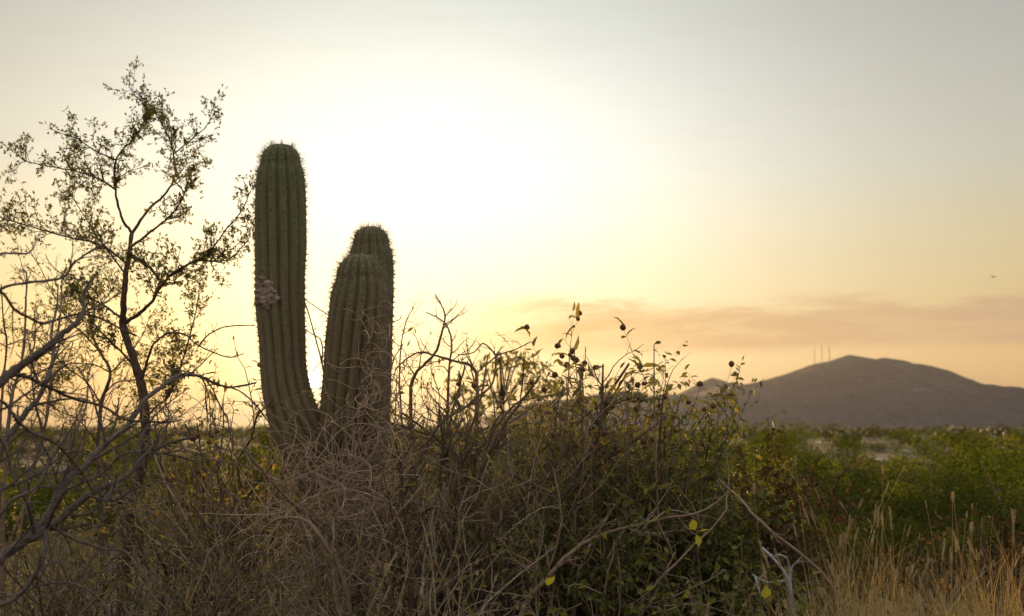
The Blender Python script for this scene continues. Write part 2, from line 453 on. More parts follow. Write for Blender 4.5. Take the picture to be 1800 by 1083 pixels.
def scar_mat():
    m, t, o = material('scar_cork')
    tcn = t.new('ShaderNodeTexCoord'); v = tcn.outputs['Object']
    n1 = t.noise(v, 45, 5, .65); n2 = t.noise(v, 160, 3, .6)
    col = t.ramp(n1, [(.3, (.05, .032, .022)), (.42, (.24, .165, .13)), (.62, (.40, .30, .26)), (.8, (.22, .15, .11))])
    p = t.new('ShaderNodeBsdfPrincipled'); t.put(p.inputs['Base Color'], col); p.inputs['Roughness'].default_value = .9
    b = t.new('ShaderNodeBump'); b.inputs['Strength'].default_value = .8; b.inputs['Distance'].default_value = .006
    t.put(b.inputs['Height'], n2); t.l.new(b.outputs[0], p.inputs['Normal']); t.l.new(p.outputs[0], o.inputs[0])
    return m
M['scar'] = scar_mat()

CACT_BASE = Vector((at(592, 900, 6.05).x, 6.05, 0)); CACT_BASE.z = gz(CACT_BASE.x, 6.05) - .03
def column(name, key, nrib, seed, twist, root, spine_len=.024, spine_top=.038):
    """key: [(u, v, Y, radius_px)] from bottom to top; last entry is the apex level where the dome closes"""
    rg = random.Random(seed); rs = np.random.RandomState(seed)
    C = catmull([at(u, v, Y) for u, v, Y, r in key], 10); Rk = catmull([(r * .935 * pxm(Y), 0, 0) for u, v, Y, r in key], 10)
    C = np.array([tuple(c) for c in C]); rad = np.array([c[0] for c in Rk])
    # resample by length
    s = np.concatenate([[0], np.cumsum(np.linalg.norm(np.diff(C, axis=0), axis=1))]); Ltot = s[-1]
    rt = rad[-1]
    nrow = int(Ltot / .012); ss = np.linspace(0, Ltot, nrow)
    # dome: extend rows so the end closes as an ellipse
    P = np.stack([np.interp(ss, s, C[:, i]) for i in range(3)], 1); rr = np.interp(ss, s, rad)
    tg = P[-1] - P[-4]; tg /= np.linalg.norm(tg)
    nd = 22; a = np.linspace(0, math.pi / 2, nd + 1)[1:]
    P = np.concatenate([P, P[-1] + tg[None] * (np.sin(a) * rt * 1.05)[:, None]]); rr = np.concatenate([rr, rt * np.cos(a) ** .8 + .0005])
    n = len(P)
    T = np.gradient(P, axis=0); T /= np.linalg.norm(T, axis=1, keepdims=True)
    A = np.cross(T, np.array([0, 1.0, 0])); A /= np.linalg.norm(A, axis=1, keepdims=True); A = -A
    B = np.cross(T, A)
    per = 10; na = nrib * per
    th = np.arange(na) * 2 * math.pi / na
    V = np.zeros((n, na, 3)); tint = np.zeros((n, na)); RADII = np.zeros((n, na))
    z = np.concatenate([ss, Ltot + np.sin(a) * rt])
    for i in range(n):
        w_ = nrib / 2.0 * (th + twist * z[i])
        c = np.abs(np.cos(w_))
        groove = 1 - c ** .8                            # 0 crest .. 1 groove
        ribid = np.floor((w_ / math.pi + .5)) % nrib
        wob = np.array([mnoise.noise(Vector((z[i] * 7, k * 3.7, seed))) for k in range(nrib)])[ribid.astype(int)]
        wob2 = mnoise.noise(Vector((z[i] * 5, 9.9, seed)))
        depth = .21 if i < n - nd else .21 + .06 * math.sin(a[i - (n - nd)])
        areole = .008 * math.cos(2 * math.pi * z[i] / .021)
        RADII[i] = rr[i] * (1.055 - depth * groove + .022 * wob * (1 - groove * .5) + .02 * wob2) + areole * c ** 6 * .22
        V[i] = P[i] + (A[i] * np.cos(th)[:, None] + B[i] * np.sin(th)[:, None]) * RADII[i][:, None]
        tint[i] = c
    g = Geo()
    ii = np.arange(n - 1)[:, None] * na; kk = np.arange(na)[None]
    Q = np.stack([ii + kk, ii + (kk + 1) % na, ii + na + (kk + 1) % na, ii + na + kk], -1).reshape(-1, 4)
    VV = V.reshape(-1, 3) - np.array(CACT_BASE)
    VV = np.concatenate([VV, (P[-1] - np.array(CACT_BASE))[None]])
    tip = len(VV) - 1; last = (n - 1) * na
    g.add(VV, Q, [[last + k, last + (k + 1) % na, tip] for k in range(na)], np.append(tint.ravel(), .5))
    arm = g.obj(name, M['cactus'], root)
    # areoles and spines along each crest
    sv = Geo(); polys = []; ar = Geo()
    for k in range(nrib):
        zz = rg.uniform(0, .02)
        while zz < z[-1] - .004:
            i = int(np.searchsorted(z, zz)); i = min(i, n - 2)
            ang = k * 2 * math.pi / nrib - twist * z[i]
            idx = int(round(ang / (2 * math.pi) * na)) % na
            q = V[i, idx] - np.array(CACT_BASE)
            nrm = A[i] * math.cos(th[idx]) + B[i] * math.sin(th[idx])
            if i >= n - nd:
                f = math.sin(a[i - (n - nd)]); nrm = nrm * (1 - f * .8) + T[i] * f
            top = min(1.0, max(0.0, (zz - (z[-1] - .22)) / .22)) if zz > z[-1] - .22 else 0
            L0 = spine_len + (spine_top - spine_len) * top
            dens = 6 if top == 0 else 9
            for _ in range(dens):
                dd = nrm + np.array([rg.gauss(0, .55) for _ in range(3)]); dd /= np.linalg.norm(dd)
                if np.dot(dd, nrm) < .1: continue
                L = L0 * rg.uniform(.45, 1.2)
                p0 = q - nrm * .003
                polys.append(([p0, p0 + dd * L * .6, p0 + dd * L + np.array([0, 0, rg.uniform(-.003, .003)])], [.0007, .0005, .00010]))
            # cushion
            for _ in range(3):
                leafp = q + nrm * .0012
            leaves(ar, DIAM, [q + nrm * .0015 - T[i] * .005 + np.cross(nrm, T[i]) * rg.uniform(-.002, .002)], [T[i] + nrm * .2], .008, .0055, rs, tint=rg.random() * .6, roll=.2)
            zz += .021 * rg.uniform(.85, 1.15) if top == 0 else .016
    tubes(sv, polys, 3, .6)
    sv.obj('spines', M['spine'], arm, kind='stuff', smooth=False)
    ar.obj('areoles', M['spine'], arm, kind='stuff', smooth=False)
    return arm, dict(P=P, A=A, B=B, T=T, z=z, V=V, th=th, na=na)

cact = thing('cardon_cactus', 'tall ribbed columnar cactus with three upright arms rising from one base', 'cactus', CACT_BASE)
armL, dL = column('tall_arm', [(592, 900, 6.05, 40), (572, 842, 6.04, 47), (546, 795, 6.02, 48), (522, 745, 6.0, 47), (507, 700, 6.0, 44), (499, 650, 6.0, 41.5), (496, 600, 6.0, 42),
     (493, 550, 6.0, 43), (492, 500, 6.0, 45), (493, 440, 6.0, 46), (493, 380, 6.0, 46.5), (493, 330, 6.0, 45), (493, 303, 6.0, 42), (493, 288, 6.0, 36)], 13, 11, .25, cact)
armF, dF = column('front_arm', [(600, 1180, 6.02, 48), (600, 1000, 6.02, 49), (602, 900, 6.02, 50), (606, 830, 6.0, 51), (612, 760, 5.98, 53), (617, 690, 5.95, 53), (622, 630, 5.94, 53),
     (627, 570, 5.93, 53), (631, 530, 5.93, 52), (633, 505, 5.93, 48), (633, 488, 5.93, 42)], 15, 12, -.2, cact)
armR, dR = column('rear_arm', [(615, 900, 6.12, 42), (628, 830, 6.2, 46), (640, 770, 6.25, 44), (646, 700, 6.26, 42), (650, 640, 6.27, 40), (651, 580, 6.28, 40), (652, 520, 6.28, 41),
     (652, 470, 6.28, 41), (652, 445, 6.28, 39), (652, 430, 6.28, 33)], 13, 13, .3, cact)
# woody wound on the tall arm
def scar(u0, v0, ru, rv, seed, lift=.010):
    P = dL['P']; RM = np.linalg.norm(dL['V'] - P[:, None], axis=2).max(axis=1); nr = 40; g = Geo(); V = []
    c0 = at(u0, v0, 5.89) - CACT_BASE
    for i in range(nr + 1):
        for j in range(nr + 1):
            a, b = i / nr * 2 - 1, j / nr * 2 - 1
            q = at(u0 + a * ru * 1.15, v0 + b * rv * 1.15, 6.0)
            k = int(np.argmin(np.abs(P[:, 2] - q.z))); cx = float(np.interp(q.z, P[:, 2], P[:, 0])); cy = float(np.interp(q.z, P[:, 2], P[:, 1])); rad = float(np.interp(q.z, P[:, 2], RM)) * .985
            dx = max(-.97, min(.97, (q.x - cx) / rad))
            n_ = mnoise.noise(Vector((a * 2.2, b * 2.2, seed))); n2_ = mnoise.noise(Vector((a * 6, b * 6, seed + 3)))
            edge = 1 - (a * a + b * b) ** .5 - .22 + .42 * n_
            h = max(-.035, min(1.0, edge * 4)) * lift + (.007 * n2_ + .004 * mnoise.noise(Vector((a * 14, b * 14, 2)))) * (1 if edge > 0 else 0)
            rr = rad * (1.0 if edge > 0 else .80) + h * (1 if edge > 0 else 0)
            V.append((cx + dx * rr - CACT_BASE.x, cy - math.sqrt(1 - dx * dx) * rr - CACT_BASE.y, q.z - CACT_BASE.z))
    ii = np.arange(nr)[:, None] * (nr + 1); kk = np.arange(nr)[None]
    g.add(V, np.stack([ii + kk, ii + kk + nr + 1, ii + kk + nr + 2, ii + kk + 1], -1).reshape(-1, 4))
    return g.obj('scar', M['scar'], armL, label='pale corky wound low on the tall arm')
scar(471, 522, 28, 26, 3, .008)
scar(466, 497, 9, 8, 8, .008)
# ------------------------------------------------------------------ traced woody branches
def px_line(pts, Y0, Y1, d0, d1, rg, per=4, jit=.35):
    """photo polyline -> smooth 3-D limb: depth runs Y0..Y1 with a wander, diameters in photo px"""
    n = len(pts); W = []
    ph = rg.uniform(0, 6)
    for i, (u, v) in enumerate(pts):
        t = i / max(1, n - 1)
        W.append(at(u, v, Y0 + (Y1 - Y0) * t + .06 * math.sin(ph + 4.5 * t) * min(1, t * 4)))
    S = catmull(W, per); m = len(S)
    out = []; rad = []
    for i, p in enumerate(S):
        t = i / (m - 1); r = .5 * (d0 + (d1 - d0) * t ** .8) * pxm(Y0 + (Y1 - Y0) * t)
        k = r * jit if 0 < i < m - 1 else 0
        out.append(p + Vector((rg.gauss(0, k), rg.gauss(0, k), rg.gauss(0, k)))); rad.append(r * rg.uniform(.9, 1.12))
    return out, rad

def to_px(p):
    r = Vector(p) - CAM; c, s = math.cos(PITCH), math.sin(PITCH); k = r.y * c + r.z * s
    return 900 + F * r.x / k, 541.5 - F * (r.z * c - r.y * s) / k
def snap(px, y0, y1, pool):
    """start a side limb on the parent limb it grows from"""
    if not pool: return px, y0, y1
    u, v = px[0]; best = min(pool, key=lambda q: (q[1] - u) ** 2 + (q[2] - v) ** 2 + (60 * (q[0].y - y0)) ** 2)
    if math.hypot(best[1] - u, best[2] - v) > 90: return px, y0, y1
    return [(best[1], best[2])] + list(px[1:]), best[0].y, y1 + (best[0].y - y0)

def dirs_of(pts):
    return [(pts[min(i + 1, len(pts) - 1)] - pts[max(i - 1, 0)]).normalized() for i in range(len(pts))]

def spurs(rg, pts, dirs, rads, gap, lo, hi, polys, frac0=0.0):
    """short thorny spurs along a limb"""
    L = [0]
    for a, b in zip(pts, pts[1:]): L.append(L[-1] + (Vector(b) - Vector(a)).length)
    s = L[-1] * frac0 + gap * rg.random()
    while s < L[-1]:
        i = max(0, int(np.searchsorted(L, s)) - 1); i = min(i, len(pts) - 2)
        f = (s - L[i]) / max(1e-6, L[i + 1] - L[i])
        p = Vector(pts[i]).lerp(Vector(pts[i + 1]), f); d = Vector(dirs[i])
        ax = d.cross(Vector((rg.gauss(0, 1), rg.gauss(0, 1), rg.gauss(0, 1)))).normalized()
        q = (d * rg.uniform(.2, .8) + ax).normalized(); ln = rg.uniform(lo, hi); r = min(rads[i] * .6, .0032) * rg.uniform(.7, 1.1)
        polys.append(([tuple(p), tuple(p + q * ln * .5 + Vector((0, 0, .1 * ln))), tuple(p + q * ln)], [r, r * .8, r * .25]))
        s += gap * rg.uniform(.4, 1.6)

def sprigs(rg, rs, brs, lvls, gap, nleaf, llen, lwid, geo, shape=DIAM, spread=.7, tint=(0, 1), out=.25, frac0=.15, upb=.25):
    """little tufts of leaflets along the twigs of the given levels"""
    pos, dr, ln, tn = [], [], [], []
    for lvl, pts, rads, dirs in brs:
        if lvl not in lvls: continue
        m = len(pts) - 1; tot = sum((Vector(pts[i + 1]) - Vector(pts[i])).length for i in range(m))
        k = max(1, int(tot / gap * (1 - frac0)))
        for j in range(k):
            t = frac0 + (1 - frac0) * (j + rg.random()) / k; f = t * m; i = min(int(f), m - 1)
            p = Vector(pts[i]).lerp(Vector(pts[i + 1]), f - i); d = Vector(dirs[i])
            tuft = rg.uniform(*tint)
            base = (d * .5 + Vector((rg.gauss(0, 1), rg.gauss(0, 1), rg.gauss(0, 1) + upb)) * .6).normalized()
            for _ in range(rg.randint(*nleaf)):
                q = (base + Vector((rg.gauss(0, spread), rg.gauss(0, spread), rg.gauss(0, spread)))).normalized()
                pos.append(tuple(p + base * rg.uniform(0, out) * llen * 4)); dr.append(tuple(q)); ln.append(llen * rg.uniform(.6, 1.25)); tn.append(min(1, max(0, tuft + rg.gauss(0, .13))))
    ln = np.array(ln)
    if len(pos): leaves(geo, shape, pos, dr, ln, ln * (lwid / llen), rs, np.array(tn))

def loc(polys, base):
    b = np.array(base); return [(np.array([tuple(q) for q in p]) - b, r) for p, r in polys]

# ------------------------------------------------------------------ leafy thorn tree on the left
def z1(l): return [(x / 2.52, 130 + y / 2.52) for x, y in l]
rg = random.Random(21); rs = np.random.RandomState(21)
TY = 7.3
tb = at(215, 1060, TY); tb.z = gz(tb.x, tb.y) - .02
tree = thing('thorn_tree', 'slender thorn tree with small green leaves and a leaning dark trunk beside the cactus', 'tree', tb)
trunk_px = [(214, 1095), (216, 1030), (221, 970), (231, 900), (247, 830), (255, 770), (254, 715), (245, 665), (231, 620), (215, 570)]
tp, tr_ = px_line(trunk_px, TY, TY - .02, 25, 12.5, rg, 5, .10)
g = Geo(); tubes(g, loc([(tp, tr_)], tb), 10, .5, .18, 3)
u_tr = tp[-1]
up_px = [(215, 570)] + z1([(548, 1000), (558, 890), (575, 770), (585, 705)])
p2, r2 = px_line(up_px, TY - .02, TY, 12.5, 7, rg, 5, .10)
tubes(g, loc([(p2, r2)], tb), 9, .5, .18, 4)
trunk_o = g.obj('trunk', M['bark'], tree)
pool = [(q, *to_px(q)) for q in tp + p2]
limbs = [
    (z1([(585, 705), (545, 650), (515, 540), (510, 400), (545, 335), (600, 280), (650, 180), (640, 120), (570, 58)]), TY, TY - .25, 5.6, 1.3, 'limb'),
    (z1([(585, 705), (650, 610), (740, 520), (775, 450), (770, 370), (755, 300), (720, 230), (680, 165)]), TY, TY + .3, 5.6, 1.3, 'limb'),
    (z1([(772, 350), (860, 280), (910, 235), (955, 165)]), TY + .18, TY + .1, 3, 1.2, 'limb'),
    (z1([(583, 765), (680, 690), (740, 640), (800, 570), (830, 480), (860, 400)]), TY, TY - .35, 5, 1.2, 'limb'),
    (z1([(562, 830), (440, 755), (330, 730), (200, 695), (100, 665), (0, 635), (-80, 600)]), TY, TY - .4, 4, 1.3, 'limb'),
    (z1([(515, 520), (450, 470), (400, 450), (330, 430), (200, 405), (110, 385), (72, 345)]), TY - .05, TY + .3, 4.2, 1.2, 'limb'),
    (z1([(510, 385), (430, 345), (350, 290), (305, 240)]), TY - .1, TY - .3, 3.2, 1.2, 'limb'),
    ([(215, 575), (240, 555), (262, 535), (286, 499), (306, 479), (341, 459), (365, 447), (400, 400), (425, 370), (445, 325)], TY - .02, TY - .5, 7.5, 1.3, 'limb'),
    ([(345, 458), (375, 459), (402, 456), (425, 435), (440, 415)], TY - .3, TY - .15, 4, 1.2, 'limb'),
    ([(286, 499), (262, 471), (235, 448)], TY - .15, TY + .1, 4.0, 3, 'limb'),
    (z1([(560, 880), (470, 770), (430, 720), (330, 560), (300, 510)]), TY, TY + .35, 3.5, 1.2, 'limb'),
    (z1([(575, 785), (660, 850), (700, 900), (720, 928)]), TY, TY - .12, 3.5, 3.5, 'limb'),
    ([(215, 560), (180, 535), (150, 520), (120, 500), (100, 480)], TY, TY + .3, 4.5, 1.2, 'limb'),
    ([(238, 645), (205, 610), (180, 585), (158, 560), (150, 520)], TY, TY + .2, 5, 1.5, 'limb'),
    ([(248, 670), (262, 625), (272, 603), (296, 586), (325, 588), (342, 603), (366, 616), (402, 628), (428, 622)], TY, TY - .9, 5, 1.8, 'limb'),
    ([(352, 610), (362, 592), (377, 582), (394, 575), (420, 572), (448, 572)], TY - .55, TY - 1.0, 3.2, 1.8, 'limb'),
    ([(255, 740), (275, 715), (300, 690), (325, 620), (345, 545), (352, 495)], TY, TY + .2, 5, 1.4, 'limb'),
    ([(300, 690), (318, 640), (308, 600)], TY + .05, TY + .2, 3, 1.2, 'limb'),
    ([(254, 790), (285, 770), (320, 762), (350, 770)], TY, TY - .3, 4, 1.5, 'limb'),
    ([(228, 905), (205, 880), (178, 868), (168, 860)], TY, TY - .3, 7, 3, 'limb'),
]
tcfg = [dict(n=6, wob=.16, up=.05, kids=(3, 5), ang=(25, 60), len=(.35, .6), rad=.65, start=.15, tip=.4),
        dict(n=5, wob=.18, up=.05, kids=(1, 2), ang=(25, 60), len=(.4, .6), rad=.7, start=.3, tip=.4),
        dict(n=4, wob=.2, up=.04, kids=(0, 0), ang=(20, 50), len=(.5, .6), rad=.7)]
fol = Geo(); berry_pts = []
for li, (px, y0, y1, d0, d1, nm) in enumerate(limbs):
    px, y0, y1 = snap(px, y0, y1, pool)
    P, Rr = px_line(px, y0, y1, d0, d1, rg, 5, .22); pool += [(q, *to_px(q)) for q in P]
    D = dirs_of(P); polys = [(P, Rr)]; brs = []
    Ltot = sum((b - a).length for a, b in zip(P, P[1:]))
    bare = li in (11, 19)
    leafy = li not in (11, 14, 15, 18, 19)
    dens = 38 if leafy else 8
    start = .25 if li in (0, 1, 3, 4, 7) else .1
    for _ in range(0 if bare else max(2, int(Ltot * dens))):
        t = start + (1 - start) * rg.random(); f = t * (len(P) - 1); i = min(int(f), len(P) - 2)
        L = rg.uniform(.07, .24) * (1.1 - .5 * t) if leafy else rg.uniform(.03, .10)
        sprout(rg, P[i].lerp(P[i + 1], f - i), D[i], L, min(Rr[i] * .55, .0028), 0 if leafy else 1, tcfg, brs, (25, 70))
    polys2 = [(b[1], b[2]) for b in brs]
    if not bare: spurs(rg, P, D, Rr, .045, .006, .02, polys2, .1)
    g = Geo(); tubes(g, loc(polys, tb), 7, .5, .2, li); tubes(g, loc(polys2, tb), 4, .5)
    g.obj(nm, M['bark'], tree)
    if leafy:
        endtwig = [(0, [tuple(q) for q in P[int(len(P) * .55):]], Rr, D[int(len(P) * .55):])]
        shift = [(l, [tuple(Vector(q) - tb) for q in p], r, dd) for l, p, r, dd in brs + endtwig]
        sprigs(rg, rs, shift, (0, 1, 2), .022, (4, 7), .0160, .0066, fol, spread=.45)
fol.obj('foliage', M['leaf_tree'], tree, kind='stuff', smooth=False)

# a second, thinner leafy tree just behind it
rg = random.Random(5); rs = np.random.RandomState(5)
SY = 8.4
sb = at(190, 1050, SY); sb.z = gz(sb.x, sb.y) - .02
sap = thing('thorn_sapling', 'thin leafy sapling standing behind the leaning trunk of the thorn tree', 'tree', sb)
P, Rr = px_line([(178, 1050), (180, 960), (176, 860), (172, 780), (178, 710), (194, 655), (176, 620), (160, 580), (166, 545), (150, 505)], SY, SY + .1, 10, 3, rg, 4, .15)
g = Geo(); tubes(g, loc([(P, Rr)], sb), 7, .5, .2, 1); g.obj('trunk', M['bark'], sap); pool = [(q, *to_px(q)) for q in P]
fol = Geo()
for px, d0 in [([(176, 620), (150, 590), (118, 560), (95, 520), (70, 470), (45, 430)], 3.5), ([(178, 710), (150, 670), (110, 640), (75, 600), (40, 575)], 3.5), ([(194, 655), (225, 625), (250, 590), (262, 560)], 3.2),
               ([(172, 780), (140, 740), (100, 720), (70, 690)], 3.2), ([(180, 690), (205, 672), (235, 668), (268, 650), (290, 610)], 3), ([(174, 760), (210, 735), (255, 720), (300, 715)], 3), ([(165, 545), (190, 520), (205, 490)], 2.5),
               ([(194, 655), (160, 640), (128, 650), (100, 660)], 2.6)]:
    px, ya, yb = snap(px, SY, SY + rg.uniform(-.35, .35), pool); P, Rr = px_line(px, ya, yb, d0, 1.2, rg, 4, .25); D = dirs_of(P); brs = []
    for _ in range(17):
        t = .15 + .85 * rg.random(); f = t * (len(P) - 1); i = min(int(f), len(P) - 2)
        sprout(rg, P[i].lerp(P[i + 1], f - i), D[i], rg.uniform(.1, .26), min(Rr[i] * .55, .0025), 0, tcfg, brs, (25, 70))
    g = Geo(); tubes(g, loc([(P, Rr)], sb), 6, .5, .2); tubes(g, loc([(b[1], b[2]) for b in brs], sb), 4, .5); g.obj('limb', M['bark'], sap)
    shift = [(l, [tuple(Vector(q) - sb) for q in p], r, dd) for l, p, r, dd in brs]
    sprigs(rg, rs, shift, (0, 1, 2), .026, (3, 6), .0165, .0068, fol, spread=.45)
fol.obj('foliage', M['leaf_tree'], sap, kind='stuff', smooth=False)

# ------------------------------------------------------------------ bare thorny shrub in the left foreground
def traced_shrub(name, label, cat, base, lines, mat, seed, sub=(5, .10, .30), spur=(.035, .008, .026), group=None, spur_min=1.0):
    rg = random.Random(seed)
    root = thing(name, label, cat, base, 0, group); pool = []; vg = gv(base.y)
    cfg = [dict(n=7, wob=.17, up=.03, kids=(2, 4), ang=(25, 65), len=(.35, .6), rad=.6, start=.15, tip=.35),
           dict(n=5, wob=.18, up=.02, kids=(0, 1), ang=(25, 60), len=(.4, .6), rad=.7, start=.3, tip=.35), dict(n=4, wob=.2, up=0, kids=(0, 0), ang=(20, 50), len=(.5, .6), rad=.7, tip=.3)]
    for ln in lines:
        px, y0, y1, d0, d1 = ln[:5]; ns = ln[5] if len(ln) > 5 else sub[0]
        if px[0][1] < vg - 40 and px[-1][1] < vg - 40: px, y0, y1 = snap(px, y0, y1, pool)
        P, Rr = px_line(px, y0, y1, d0, d1, rg, 5, .16); pool += [(q, *to_px(q)) for q in P]; D = dirs_of(P); brs = []; polys = []
        for _ in range(ns):
            t = .2 + .8 * rg.random(); f = t * (len(P) - 1); i = min(int(f), len(P) - 2)
            sprout(rg, P[i].lerp(P[i + 1], f - i), D[i], rg.uniform(sub[1], sub[2]), min(Rr[i] * .6, ln[6] if len(ln) > 6 else .0052), 0, cfg, brs, (25, 75))
        for b in brs: spurs(rg, [Vector(q) for q in b[1]], b[3], b[2], spur[0], spur[1], spur[2] * .8, polys)
        spurs(rg, P, D, Rr, spur[0], spur[1], spur[2], polys, .1)
        g = Geo(); tubes(g, loc([(P, Rr)], base), 9, .5, .16, seed); tubes(g, loc([(b[1], b[2]) for b in brs], base), 5, .5); tubes(g, loc(polys, base), 4, .5)
        g.obj('branch', mat, root)
    return root

def gbase(u, Y, dz=-.03):
    p = at(u, 900, Y); return Vector((p.x, Y, gz(p.x, Y) + dz))
def gv(Y): return HORIZON + F * (CAM.z + .03) / Y            # pixel row of the ground at depth Y

b1 = gbase(-130, 4.3); V1 = gv(4.3)
traced_shrub('thorn_shrub', 'big bare grey thorn shrub with thick leaning branches at the left of the tree', 'shrub', b1, [
    ([(-130, V1), (-90, 1130), (-30, 1010), (0, 983), (35, 958), (81, 930), (117, 902), (152, 873), (198, 849), (230, 831), (248, 806), (269, 792), (301, 778), (345, 768)], 4.3, 4.9, 24, 3, 12),
    ([(40, 955), (81, 909), (117, 849), (152, 817), (184, 781), (219, 753), (244, 718), (258, 700), (281, 682), (305, 664), (330, 658), (357, 664), (385, 677), (412, 680), (450, 673)], 4.5, 5.6, 15, 3, 8),
    ([(-130, V1), (-60, 1000), (-20, 850), (0, 792), (21, 760), (46, 725), (67, 700), (88, 653), (94, 620), (90, 585), (100, 540), (102, 500)], 4.3, 5.0, 18, 2.5, 8),
    ([(-130, V1), (-90, 1050), (-50, 930), (0, 863), (35, 849), (74, 827), (110, 800), (140, 790)], 4.3, 4.7, 13, 3, 8),
    ([(-130, V1), (-70, 1090), (0, 905), (64, 856), (95, 800), (130, 745), (150, 700)], 4.35, 4.5, 9, 2.5, 6),
    ([(98, 944), (125, 946), (159, 958), (190, 966), (219, 969), (235, 985), (248, 1004), (262, 1022)], 4.55, 4.3, 6, 2.2, 4),
    ([(0, 1055), (25, 1047), (71, 1029), (124, 1025), (170, 1047), (194, 1082), (200, 1130)], 4.3, 4.2, 4.5, 2.5, 3),
    ([(385, 677), (420, 687), (450, 712), (474, 745), (490, 770)], 5.35, 5.6, 3.2, 1.8, 2),
    ([(260, 792), (300, 800), (350, 815), (380, 850), (420, 880)], 4.75, 4.9, 4, 1.5, 4),
    ([(152, 873), (200, 880), (232, 862), (270, 850), (310, 852)], 4.75, 4.6, 5, 1.8, 5),
    ([(-130, V1), (-60, 1110), (30, 1050), (75, 985), (82, 930), (100, 860), (135, 810), (150, 770)], 4.3, 4.6, 12, 3, 9),
    ([(60, 945), (45, 880), (20, 830), (10, 790), (-20, 740)], 4.4, 4.2, 8, 3, 6),
    ([(117, 902), (150, 905), (185, 880), (205, 840), (240, 780), (262, 750), (300, 742)], 4.6, 5.0, 6, 2, 7),
    ([(81, 930), (110, 870), (140, 850), (175, 835), (215, 800), (250, 795)], 4.5, 4.2, 7, 2.5, 7),
], M['grey_bark'], 31, (8, .12, .34))
b2 = gbase(-160, 3.5); V2 = gv(3.5)
traced_shrub('thorn_shrub', 'bare dark thorn shrub whose long crooked branches reach in front of the leafy crown', 'shrub', b2, [
    ([(-160, V2), (-110, 1000), (-60, 740), (0, 671), (26, 650), (65, 624), (103, 593), (129, 573), (145, 552), (147, 523), (153, 503), (171, 480)], 3.5, 4.1, 24, 4, 4),
    ([(-70, 760), (-40, 560), (0, 509), (52, 497), (109, 488), (134, 459), (171, 435), (191, 425)], 3.5, 3.9, 7, 3, 3),
    ([(-45, 540), (0, 513), (26, 544), (49, 557), (75, 569), (103, 561), (145, 552), (181, 562), (212, 578), (240, 590)], 3.5, 4.2, 6, 3, 3),
    ([(-60, 600), (-30, 470), (0, 447), (23, 445), (49, 445), (60, 434)], 3.5, 3.7, 5, 3, 1),
    ([(-40, 420), (0, 405), (20, 395)], 3.5, 3.6, 4, 2.5, 0),
    ([(10, 655), (40, 660), (65, 671), (103, 689), (124, 699), (181, 715), (225, 738), (290, 742), (320, 738)], 3.65, 4.3, 9, 2.5, 5),
    ([(-60, 760), (0, 705), (30, 740), (55, 760), (90, 775), (118, 800), (150, 840), (165, 870)], 3.6, 4.0, 7, 3, 6),
    ([(-20, 690), (0, 720), (50, 690), (85, 665), (120, 640), (160, 640)], 3.7, 4.2, 5, 2.5, 4),
], M['dark_bark'], 32, (4, .08, .20))
b3 = gbase(10, 6.4); V3 = gv(6.4)
traced_shrub('spiny_shrub', 'upright bare spiny shrub with thin vertical stems against the evening sky', 'shrub', b3, [
    ([(10, V3), (5, 950), (10, 800), (21, 697), (34, 653), (43, 601), (45, 536), (47, 485), (40, 472)], 6.4, 6.5, 9, 2.2, 12),
    ([(10, V3), (-5, 900), (0, 740), (8, 653), (12, 601), (6, 565), (2, 500)], 6.4, 6.3, 7, 2, 10),
    ([(10, V3), (40, 900), (76, 760), (88, 690), (90, 640), (104, 570), (108, 520), (110, 480)], 6.4, 6.6, 8, 2, 12),
    ([(22, 690), (40, 640), (60, 610), (58, 590), (48, 580)], 6.45, 6.6, 3, 1.5, 5),
    ([(90, 640), (112, 615), (128, 600), (120, 630)], 6.5, 6.7, 3, 1.5, 4),
    ([(76, 765), (60, 700), (55, 640), (62, 590), (60, 545)], 6.45, 6.3, 5, 1.6, 8),
    ([(10, 1000), (50, 880), (110, 800), (150, 720), (155, 660), (165, 630)], 6.4, 6.7, 6, 1.8, 10),
], M['twig'], 33, (9, .06, .26), (.022, .006, .020))

# ------------------------------------------------------------------ crooked thorn branches around and right of the cactus
b4 = gbase(760, 6.6); V4 = gv(6.6)
traced_shrub('arching_shrub', 'leafless thorny shrub with arching crooked branches right behind the cactus', 'shrub', b4, [
    ([(765, V4), (745, 950), (728, 800), (722, 700), (729, 660), (764, 622), (774, 594), (782, 562), (779, 543), (765, 517)], 6.6, 6.4, 9, 2.0, 8),
    ([(765, V4), (775, 950), (786, 780), (788, 687), (790, 644), (794, 608), (788, 577), (772, 560), (748, 549)], 6.6, 6.7, 7, 1.8, 8),
    ([(765, V4), (820, 960), (836, 800), (838, 716), (838, 668), (830, 644), (796, 634), (762, 624), (734, 620), (700, 644), (690, 670)], 6.6, 6.3, 10, 1.8, 10),
    ([(835, 740), (845, 700), (866, 673), (872, 634), (868, 620), (849, 604), (832, 620), (805, 624)], 6.55, 6.7, 5, 1.6, 5),
    ([(838, 655), (873, 626), (904, 615), (933, 601)], 6.5, 6.4, 3.4, 1.6, 3),
    ([(755, V4), (725, 930), (712, 800), (705, 720), (702, 660), (706, 600), (716, 560), (728, 540)], 6.6, 6.9, 6, 1.2, 10),
    ([(828, 655), (824, 625), (820, 605)], 6.4, 6.45, 2.2, 1.4, 0),
    ([(765, 1000), (800, 880), (850, 780), (905, 712), (940, 700), (1000, 690)], 6.6, 6.2, 8, 2, 8),
    ([(760, 960), (800, 900), (830, 820), (860, 770), (900, 740), (930, 720)], 6.4, 6.0, 7, 2, 8),
], M['twig'], 41, (8, .06, .18), (.024, .005, .014))
b5 = gbase(600, 6.9); V5 = gv(6.9)
